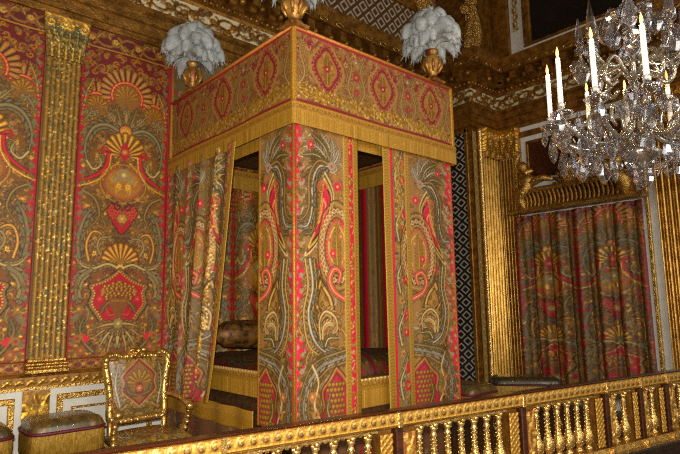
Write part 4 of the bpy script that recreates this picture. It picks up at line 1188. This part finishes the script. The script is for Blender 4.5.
mb.ball((0, -.345, .335), .045, 8, 6); mb.build('seat_rail', M['gilt_polish'], chair)
for s in (-1, 1):
    mb = MB(); mb.tube(bez((s * .265, .27, .76), (s * .30, .12, .80), (s * .33, -.06, .72), (s * .335, -.13, .70), 12), [.02] * 9 + [.024, .03, .034], 8)
    mb.ball((s * .335, -.14, .685), .042, 8, 6)
    mb.tube(bez((s * .335, -.13, .68), (s * .36, -.10, .58), (s * .31, -.0, .50), (s * .32, -.02, .37), 12), [.03, .028, .026, .024, .024, .024, .026, .028, .03, .032, .034, .036], 8)
    for k in range(5): mb.ball((s * (.335 + .01 * sin(k)), -.12 + .02 * k, .64 - .055 * k), .026, 6, 4)
    mb.build('armrest', M['gilt_polish'], chair)
    for (y, d) in ((-.25, -1), (.26, 1)):
        mb = MB(); mb.tube(bez((s * .30, y, .36), (s * .36, y + d * .07, .26), (s * .26, y, .12), (s * .33, y + d * .07, .0), 10), [.042, .045, .04, .034, .028, .024, .02, .02, .024, .03], 8)
        mb.build('leg', M['gilt_carved'], chair)

# ------------------------------------------------------------------ stools
def make_stool(label, loc, w=.70, d=.48, rz=0, seed=3, h=.64, dark=1.0, group='brocade stools'):
    st = thing('stool', label, 'stool', loc, rz, group)
    us = upholstery(w, d, random.Random(seed), (100, 88, 52)); us.c *= dark
    def top(U, V, Z):
        a = 2 * U / w - 1; b_ = 2 * V / d - 1
        k = np.maximum(np.abs(a), np.abs(b_)) + 1e-6
        r = (np.abs(a) ** 6 + np.abs(b_) ** 6) ** (1 / 6) + 1e-6
        s = k / r
        rr = np.clip(k, 0, 1)
        return a * s * w / 2, b_ * s * d / 2, h - .10 + .095 * np.clip(1 - rr ** 7, 0, 1) ** .5 + Z * .4
    grid_obj('seat', us, top, M['stuffed'], st)
    def ring(u):
        t = u * 2 * pi; c_, s_ = cos(t), sin(t); r = 1 / (abs(c_) ** 6 + abs(s_) ** 6) ** (1 / 6)
        return c_ * r * w / 2, s_ * r * d / 2
    mb = MB(); mb.tube([(*ring(k / 48), h - .105) for k in range(49)], .016, 6, False); mb.build('piping', plain('crimson_braid', tuple(np.array((120, 16, 40)) * dark), tuple(np.array((160, 40, 60)) * dark), .5, .1, 90, .4, 200), st)
    n = 144; vs = []; fs = []
    for j, (z, g) in enumerate(((h - .105, 1.0), (h - .16, 1.012), (h - .29, 1.0), (h - .30, .97))):
        for k in range(n):
            x, y = ring(k / n); e = g + (.008 * (k % 3 - 1) if j in (1, 2) else 0)
            vs.append((x * e, y * e, z))
    for j in range(3):
        for k in range(n): fs.append((j * n + k, j * n + (k + 1) % n, (j + 1) * n + (k + 1) % n, (j + 1) * n + k))
    fs.append(tuple(3 * n + k for k in range(n)))
    MB().add(vs, fs, True).build('skirt', M['fringe'], st)
    for sx in (-1, 1):
        for sy in (-1, 1):
            mb = MB(); x, y = sx * (w / 2 - .09), sy * (d / 2 - .07)
            mb.tube(bez((x, y, h - .3), (x + sx * .05, y + sy * .04, h - .4), (x - sx * .03, y - sy * .02, .12), (x + sx * .04, y + sy * .03, 0), 10), [.036, .036, .034, .03, .025, .02, .018, .018, .022, .026], 8)
            mb.build('leg', M['gilt'], st)
    return st
make_stool('low brocade stool with gold fringed skirt left of the armchair', (1.475, 5.34, 0), .60, .50, 0, 3, .705, .66)
make_stool('brocade stool cut off by the left edge of the picture', (.76, 5.38, 0), .63, .50, 0, 6, .705, .66)
make_stool('dark green stool with crimson edge in front of the door curtain', (7.05, 4.16, 0), .92, .5, -.9, 7, .62, .45)
make_stool('gold fringed stool between the bed and the trellis strip', (6.02, 4.32, 0), .6, .46, 0, 9, .60, .8)

# ------------------------------------------------------------------ gilt balustrade
bal = thing('balustrade', 'long carved and gilded balustrade railing off the bed alcove', 'railing', (.95, 2.953, 0), math.atan2(-.16481, .98633))
UA, UB = -1.6, 7.4
mb = MB()
mb.prism([(-.052, .893), (.02, .893), (.026, .90), (.02, .907), (-.052, .907), (-.058, .90)], 'x', UA, UB)
mb.build('handrail', M['wood'], bal)
L = UB - UA; cv = Canvas(L, .078, .0085, (150, 104, 42)); cv.m[:] = .6
n = int(L / .075)
for k in range(n):
    x = L * (k + .5) / n
    cv.dot((x, .040), .031, (220, 178, 92), .7, .010); cv.dot((x, .040), .0225, (58, 32, 12), .1); cv.spiral((x, .041), .016, .9, 0, 1, .0048, (236, 200, 120), .8, .012)
    cv.leaf([(x + .0375, .012), (x + .0375, .035), (x + .0375, .062)], .007, GOLD2, (240, 206, 120), OCH, .02, 3, m=.8, h=.01)
cv.poly([(0, 0), (L, 0), (L, .008), (0, .008)], GOLD2, .8, .012); cv.poly([(0, .070), (L, .070), (L, .078), (0, .078)], GOLD2, .8, .012)
grid_obj('carved_frieze', cv, lambda U, V, Z: (UA + U, -.062 - Z, .815 + V), M['carving'], bal, close=.01)
mb = MB(); mb.box(UA, UB, -.052, .02, .812, .893); mb.box(UA, UB, -.06, .03, .797, .812, .004); mb.build('rail_core', M['gilt_dark'], bal)
mb = MB(); mb.prism([(-.09, .27), (.10, .27), (.10, .30), (.085, .345), (-.075, .345), (-.09, .30)], 'x', UA, UB); mb.build('base_rail', M['gilt'], bal)
mb = MB(); mb.box(UA, UB, -.11, .12, 0, .27, .01); mb.build('plinth', M['marble'], bal)
bprof = [(.034, .345), (.034, .365), (.022, .375), (.022, .385), (.036, .405), (.047, .44), (.044, .475), (.03, .515), (.022, .56), (.020, .62), (.019, .68), (.024, .70), (.019, .71), (.019, .72), (.03, .738), (.03, .75)]
mbal = MB(); mbal.lathe(bprof, (0, 0, 0), 10)
for k in range(30):
    z = .395 + k * .0105; a = k * 1.1
    r = np.interp(z, [p[1] for p in bprof], [p[0] for p in bprof])
    for s in (0, pi): mbal.ball((r * .97 * cos(a + s), r * .97 * sin(a + s), z), .0075, 5, 3)
ob0 = mbal.build('baluster', M['gilt_fine'], bal); first_b = [True]
def baluster(u):
    if first_b[0]: o = ob0; first_b[0] = False
    else:
        o = ob0.copy(); COL.objects.link(o); o.parent = bal
    o.location = (u, 0, 0)
posts = [-1.5, -.56, .66, 1.873, 3.09, 4.18, 4.72, 5.17, 5.85, 6.6]
cpan = scroll_band(.40, .11, (120, 66, 22), GOLD2, (240, 206, 120), rd, .008, .9, 2, .014)
clat = Canvas(.09, .41, .006, (110, 62, 22))
for k in range(-2, 12):
    clat.stroke([(0, k * .045), (.09, k * .045 + .09)], .006, GOLD2, .9, .008); clat.stroke([(.09, k * .045), (0, k * .045 + .09)], .006, GOLD2, .9, .008)
for i, u in enumerate(posts):
    mb = MB(); mb.box(u - .028, u + .028, -.075, .07, .345, .80, .006); mb.build('post', M['wood'], bal)
    MB().box(u - .018, u + .018, -.088, -.06, .80, .90, .004).build('clasp', M['gilt_fine'], bal); MB().box(u - .016, u + .016, -.105, -.08, .27, .345, .004).build('clasp', M['gilt_fine'], bal)
    if i == len(posts) - 1: break
    v = posts[i + 1]; wide = v - u > .6
    p0, p1 = u + .045, u + .045 + (.11 if wide else .07)
    k_ = .11 if wide else .07
    grid_obj('carved_panel', cpan, lambda U, V, Z, p0=p0, k_=k_: (p0 + V * k_ / .11, -.045 - Z, .36 + U), M['carving'], bal, close=.012)
    q0, q1 = v - .045 - (.10 if wide else .07), v - .045
    grid_obj('trellis_panel', clat, lambda U, V, Z, q0=q0, q1=q1: (q0 + U * (q1 - q0) / .09, -.045 - Z, .355 + V), M['carving'], bal, close=.012)
    MB().box(p0, p1, -.035, .035, .345, .79).build('panel_core', M['gilt_dark'], bal); MB().box(q0, q1, -.035, .035, .345, .79).build('panel_core', M['gilt_dark'], bal)
    span = q0 - p1; nb = max(2, int(round(span / .135)))
    us_ = [p1 + span * (k + .5) / nb for k in range(nb)]
    for b_ in us_: baluster(b_)
    mb = MB(); mb.box(p1, q0, -.03, .03, .772, .796, .004)
    ed = [p1] + us_ + [q0]
    for a, b_ in zip(ed[:-1], ed[1:]):
        r = (b_ - a) / 2; c_ = (a + b_) / 2
        if r < .04: continue
        mb.tube([(c_ + r * cos(t), 0, .742 + .038 * sin(t)) for t in np.linspace(0, pi, 9)], .012, 6)
        mb.ball((c_, -.01, .775), .018, 6, 4)
        for s in (-1, 1): mb.ball((c_ + s * r * .55, -.012, .772), .013, 6, 4)
    for b_ in us_:
        mb.ball((b_, -.022, .765), .022, 6, 5); mb.tube([(b_ - .03, 0, .752), (b_ + .03, 0, .752)], .012, 6)
    mb.build('arcade', M['gilt_fine'], bal)

# ------------------------------------------------------------------ door hanging, pelmet and overdoor
DY0, DY1, DZ0, DZ1 = 2.97, 5.02, .22, 3.16
cp = tiled(2.5, DZ1 - DZ0, .0125, .86, 1.25, .15)
cp.fill(0, 2.5, 0, 2.9, 240, [OCH, (70, 84, 92), CRI, OLV, BRN, GOLD], rd, 1.6, GSET)
def portiere(U, V, Z):
    q = U / 2.5; h = V / (DZ1 - DZ0)
    x = RX - .13 - Z - (.045 * np.sin(U * 15.5 + .6 * np.sin(V * 1.2)) + .022 * np.sin(U * 34 + 1)) * (1.1 - .35 * h)
    return x, DY1 - (DY1 - DY0) * q + .012 * np.cos(U * 15.5), DZ0 + V
o = grid_obj('door_curtain', cp, lambda U, V, Z: portiere(U, V * 2.86 / (DZ1 - DZ0), Z), M['brocade'], None, close=.01)
tag(o, 'dark brown, crimson and gold brocade curtain covering the side door', 'curtain')
mb = MB()
for (y0, y1) in ((DY1 + .0, DY1 + .05), (DY0 - .05, DY0)): mb.box(RX - .06, RX, y0, y1, 0, 4.6, .01)
struct(mb.build('trim_30', M['gilt']))
mb = MB(); mb.box(RX - .03, RX, DY0, DY1, 0, 3.2); struct(mb.build('door_1', M['white']))
# pelmet
pel = thing('pelmet', 'carved gilt pelmet with ribbed cove above the door curtain', 'pelmet', (RX - .07, (DY0 + DY1) / 2, DZ1))
hw = (DY1 - DY0) / 2 + .06
mb = MB(); mb.prism([(0, -.05), (-.24, -.05), (-.26, -.01), (-.22, .03), (0, .03)], 'y', -hw, hw); mb.prism([(0, .26), (-.27, .26), (-.29, .31), (-.25, .345), (0, .345)], 'y', -hw * .86, hw * .86)
mb.build('moulding', M['gilt'], pel)
mb = MB()
for k in range(26):
    y = -hw * .84 + (k + .5) * hw * 1.68 / 26
    mb.tube([(-.20, y, .02), (-.17, y, .09), (-.18, y, .18), (-.25, y, .27)], [.022, .028, .03, .026], 7)
mb.box(-.15, 0, -hw * .86, hw * .86, .0, .28); mb.build('cove', M['gilt_dark'], pel)
for s in (-1, 1):
    mb = MB()
    mb.tube(smooth_pts([(-.10, s * hw * .95, -.02), (-.18, s * hw * .98, .18), (-.2, s * hw * .86, .34), (-.16, s * hw * .93, .5), (-.12, s * hw * .8, .56)], 4), [.05, .09, .10, .08, .07, .03], 8)
    mb.ball((-.18, s * hw * .86, .40), .11, 10, 7, (1, 1.2, .9)); mb.ball((-.16, s * hw * .93, .62), .07, 10, 7, (1, 1, 1.2))
    mb.tube(smooth_pts([(-.2, s * hw * .8, .36), (-.22, s * hw * .62, .40), (-.18, s * hw * .5, .36)], 4), [.06, .05, .02], 8)
    mb.tube(smooth_pts([(-.15, s * hw * .95, .5), (-.14, s * hw * 1.03, .68), (-.1, s * hw * .97, .86)], 4), [.05, .06, .015], 8, flat=.5)
    mb.xf(lambda x, y, z, s=s: (x * 1.15, s * hw * .72 + (y - s * hw * .93) * 1.15, z * 1.2))
    mb.build('winged_figure', M['gilt'], pel)
mb = MB()
for k in range(9):
    a = pi * k / 8
    mb.tube([(-.12, .08 * cos(a), .36 + .08 * sin(a)), (-.16, .28 * cos(a), .36 + .26 * sin(a))], [.05, .025], 7)
mb.ball((-.16, 0, .40), .12, 10, 7); mb.build('crest', M['gilt_carved'], pel)
# framed panel over the pelmet
mb = MB()
for (a, b_, z0, z1) in ((DY0 + .05, DY1 - .02, 4.50, 4.60), (DY0 + .05, DY1 - .02, 3.52, 3.57), (DY0 + .05, DY0 + .13, 3.57, 4.50), (DY1 - .10, DY1 - .02, 3.57, 4.50)): mb.box(RX - .05, RX, a, b_, z0, z1, .012)
for (a, b_, z0, z1) in ((DY0 + .2, DY1 - .2, 4.36, 4.41), (DY0 + .2, DY0 + .25, 3.6, 4.36), (DY1 - .25, DY1 - .2, 3.6, 4.36)): mb.box(RX - .04, RX, a, b_, z0, z1, .01)
struct(mb.build('trim_31', M['gilt_dark']))
mb = MB(); mb.box(RX - .022, RX, DY0 + .25, DY1 - .25, 3.72, 4.36); struct(mb.build('trim_33', M['wood']))
# painting high on the wall
pa = thing('painting', 'very dark oil painting high on the side wall behind the chandelier', 'painting', (RX, 2.5, 6.06))
mb = MB()
for (a, b_, z0, z1) in ((-2.15, 2.2, 0, .1), (-2.15, 2.2, 2.6, 2.7), (-2.15, -2.05, .1, 2.6), (2.05, 2.2, .1, 2.6)): mb.box(-.1, 0, a, b_, z0, z1, .02)
mb.build('frame', M['gilt_dark'], pa)
mb = MB(); mb.box(-.04, 0, -2.05, 2.05, .1, 2.6); mb.build('painted_canvas', M['canvas'], pa)
mb = MB(); mb.box(-.12, -.08, -2.15, 2.2, -.02, .02, .005); mb.build('white_edge', M['white'], pa)

# gilt trophy at the foot of the arch
tr = MB()
for k in range(6):
    a = k * .5
    tr.tube(smooth_pts([(PX - .05, PY - .05 + .06 * sin(k), 5.95 + .14 * k), (PX - .22 + .05 * k, PY - .16, 6.1 + .17 * k), (PX - .1 + .04 * k, PY - .12, 6.32 + .17 * k)], 4), [.05, .08, .06, .02], 7)
tr.xf(lambda x, y, z: (x - .06, y - .05, z)); tr.ball((PX - .12, PY - .12, 6.2), .13, 8, 6); tr.ball((PX - .2, PY - .12, 6.75), .1, 8, 6)
tr.tube(smooth_pts([(PX - .05, PY - .1, 5.9), (PX + .1, PY - .15, 6.3), (PX - .0, PY - .15, 6.8), (PX - .25, PY - .1, 7.3)], 5), [.08, .1, .09, .05], 8)
struct(tr.build('trim_32', M['gilt_carved']))

# ------------------------------------------------------------------ chandelier
CX, CY = 3.10, 1.06
cha = thing('chandelier', 'large cut crystal chandelier with lit white candles', 'chandelier', (CX, CY, 2.2))
def ch_mesh(mb, name, m, parent=cha): return mb.build(name, m, parent)
mb = MB(); mb.lathe([(0.0, -.01), (.028, 0), (.046, .022), (.05, .045), (.042, .062), (.044, .066), (.044, .092), (.03, .1), (.012, .108)], (0, 0, 0), 10, False); ch_mesh(mb, 'pendant_ball', M['crystal'])
mb = MB(); mb.lathe([(.012, .10), (.03, .125), (.085, .155), (.10, .18), (.095, .19), (.05, .205), (.025, .22)], (0, 0, 0), 16); ch_mesh(mb, 'bowl', M['silver'])
zz = .22
for (h_, r_) in ((.12, .05), (.10, .032), (.16, .062), (.09, .035), (.15, .066), (.10, .04), (.14, .055), (.3, .04), (.3, .05), (.25, .03)):
    mb = MB(); mb.lathe([(.014, 0), (r_ * .5, h_ * .12), (r_, h_ * .4), (r_ * .85, h_ * .62), (r_ * .38, h_ * .86), (.016, h_ * .97), (.03, h_ * .98), (.03, h_)], (0, 0, zz), 8, False)
    ch_mesh(mb, 'stem_piece', M['crystal']); zz += h_
mb = MB(); mb.tube([(0, 0, .1), (0, 0, zz)], .010, 6); mb.tube([(0, 0, zz), (0, 0, 7.0)], .012, 6); ch_mesh(mb, 'rod', M['silver'])

def shared(name, mb, m):
    o = mb.build(name, m, cha); me = o.data
    bpy.data.objects.remove(o)
    return me
def facet_drop(L, w, seg=6):
    mb = MB(); mb.lathe([(0.0005, 0), (w * .8, -L * .0 - .001), (w * .35, -L * .02)], (0, 0, 0), seg, False)
    mb = MB(); mb.lathe([(0.0, -L), (w * .55, -L * .86), (w, -L * .62), (w * .62, -L * .28), (w * .18, -L * .04), (0.0, 0)], (0, 0, 0), seg, False, 1, .55)
    return mb
drop_me = [shared('drop', facet_drop(.085, .026), M['crystal']), shared('drop', facet_drop(.11, .03, 8), M['crystal']), shared('drop', facet_drop(.06, .022), M['crystal'])]
bead = MB(); bead.ball((0, 0, 0), .021, 7, 5, smooth=False); bead_me = shared('drop', bead, M['crystal'])
ros = MB(); ros.lathe([(0, -.008), (.028, 0), (.03, .004), (0, .012)], (0, 0, 0), 8, False); ros.xf(lambda x, y, z: (x, z, y)); ros_me = shared('drop', ros, M['crystal'])
qr = random.Random(12); ndrop = [0]; extra = MB()
def hang(me, x, y, z, rz=None, s=1.):
    rz = qr.uniform(0, 6.3) if rz is None else rz
    s *= 1.36
    ca_, sa_ = cos(rz), sin(rz)
    if ndrop[0] < 100:
        o = bpy.data.objects.new('crystal_drop', me); COL.objects.link(o); o.parent = cha; o.location = (x, y, z); o.rotation_euler = (0, 0, rz); o.scale = (s, s, s)
        ndrop[0] += 1
    else:
        extra.add([(x + s * (v.co.x * ca_ - v.co.y * sa_), y + s * (v.co.x * sa_ + v.co.y * ca_), z + s * v.co.z) for v in me.vertices], [tuple(p.vertices) for p in me.polygons], False)
arm = MB(); rc = .435
arm.tube(bez((.03, 0, .36), (.16, 0, .16), (.34, 0, .22), (rc, 0, .36), 16), [.014] * 13 + [.012, .012, .012], 6)
arm.tube(smooth_pts([(.16, 0, .275), (.2, 0, .37), (.27, 0, .39), (.29, 0, .32), (.25, 0, .29)], 4), .009, 6)
arm_me = shared('arm', arm, M['silver'])
cup = MB(); cup.lathe([(r, z - .04) for r, z in [(.012, .385), (.02, .40), (.05, .412), (.062, .43), (.058, .434), (.03, .425), (.018, .43), (.02, .47), (.024, .485), (.014, .487)]], (rc, 0, 0), 10)
cup_me = shared('candle_cup', cup, M['crystal'])
wax = MB(); wax.lathe([(.0135, .43), (.0125, .695), (.009, .702), (.003, .705)], (rc, 0, 0), 10); wax_me = shared('candle', wax, M['wax'])
fl = MB(); fl.lathe([(0, .702), (.006, .71), (.0085, .722), (.006, .742), (.0, .765)], (rc, 0, 0), 8); fl_me = shared('flame', fl, M['flame'])
def put(nm, me, rz, par=cha):
    o = bpy.data.objects.new(nm, me); COL.objects.link(o); o.parent = par
    if par is cha: o.rotation_euler = (0, 0, rz)
    return o
order = [176, 146, 206, 236, 116, 86, 266, 56, 296, 26, 326, 356]
for deg in order:
    a = math.radians(deg); c_, s_ = cos(a), sin(a)
    put('arm', arm_me, a); put('candle_cup', cup_me, a)
    k = put('candle', wax_me, a); put('flame', fl_me, 0, k)
    for j in range(2):
        b_ = a + j * pi + .8
        hang(drop_me[0], rc * c_ + .055 * cos(b_), rc * s_ + .055 * sin(b_), .378)
    for (r_, z, t_, s) in ((rc, .335, 1, 1.1), (rc - .05, .30, 3, 1.2), (.33, .255, 1, 1.15), (.24, .24, 0, 1.1)):
        if t_ == 3: hang(bead_me, r_ * c_, r_ * s_, z, None, s)
        else: hang(drop_me[t_], r_ * c_, r_ * s_, z, None, s)
for q_i, deg in enumerate(order):
    a = math.radians(deg + 15)
    for (r_, z, me, s) in ((.36, .33, ros_me, 1.2), (.40, .27, drop_me[1], 1.1), (.30, .44, drop_me[0], 1.2), (.34, .20, bead_me, 1.1), (.3, .17, drop_me[0], 1.0))[q_i % 2::2]:
        hang(me, r_ * cos(a), r_ * sin(a), z, a + pi / 2 if me is ros_me else None, s)
# upper tier: scrolled arms carrying glass spires
sp = MB(); sp.lathe([(.012, 0), (.03, .01), (.034, .03), (.014, .045), (.026, .06), (.022, .12), (.004, .22)], (0, 0, 0), 6, False); sp_me = shared('spire', sp, M['crystal'])
arm2 = MB(); arm2.tube(bez((.03, 0, .72), (.12, 0, .60), (.26, 0, .66), (.255, 0, .80), 12), .009, 6)
arm2.tube(smooth_pts([(.03, 0, .62), (.12, 0, .72), (.19, 0, .62), (.16, 0, .55), (.11, 0, .58)], 4), .012, 6); arm2_me = shared('arm', arm2, M['silver'])
for k in range(8):
    a = math.radians(20 + 45 * k)
    put('arm', arm2_me, a)
    o = put('spire', sp_me, a); o.location = (.255 * cos(a), .255 * sin(a), .80)
    for (r_, z, me, s) in ((.255, .79, drop_me[1], 1.2), (.28, .73, bead_me, 1.4), (.12, 1.0, drop_me[1], 1.2)):
        hang(me, r_ * cos(a), r_ * sin(a), z, None, s)
    b_ = a + .39
    for (r_, z, me, s) in ((.2, .90, bead_me, 1.3),): hang(me, r_ * cos(b_), r_ * sin(b_), z, None, s)
ex = extra.build('crystal_drops', M['crystal'], cha); ex['kind'] = 'stuff'

# ------------------------------------------------------------------ light
def area(name, loc, target, size, energy, col, sizey=None):
    from mathutils import Vector
    l = bpy.data.lights.new(name, 'AREA'); l.energy = energy; l.color = col; l.size = size
    if sizey: l.shape = 'RECTANGLE'; l.size_y = sizey
    o = bpy.data.objects.new(name, l); COL.objects.link(o); o.location = loc
    o.rotation_euler = (Vector(target) - Vector(loc)).to_track_quat('-Z', 'Y').to_euler()
    return o
def point(name, loc, energy, col, r):
    l = bpy.data.lights.new(name, 'POINT'); l.energy = energy; l.color = col; l.shadow_soft_size = r
    o = bpy.data.objects.new(name, l); COL.objects.link(o); o.location = loc
    return o
area('camera_flash', (-.05, -.03, 1.78), (2.6, 4.2, 1.2), .10, 225, (1, .93, .80))
for k, x in enumerate((.4, 3.6, 6.6)):
    area('window_daylight_%d' % k, (x, -4.6, 3.6), (x, 5, 2.6), 1.7, 85, (1, .95, .86), 4.2)
for deg in order:
    point('candle_light', (CX + rc * cos(math.radians(deg)), CY + rc * sin(math.radians(deg)), 2.2 + .735), 4.6, (1, .60, .26), .012)
w = bpy.data.worlds.new('world'); SC.world = w; w.use_nodes = True
w.node_tree.nodes['Background'].inputs['Color'].default_value = (1, .85, .66, 1); w.node_tree.nodes['Background'].inputs['Strength'].default_value = .12
vs_ = SC.view_settings
vs_.view_transform = 'Standard'; vs_.look = 'None'; vs_.gamma = 1; vs_.use_curve_mapping = False; vs_.exposure = .25
SC.cycles.transparent_max_bounces = 24
SC.cycles.use_denoising = False
SC.cycles.filter_width = 1.2
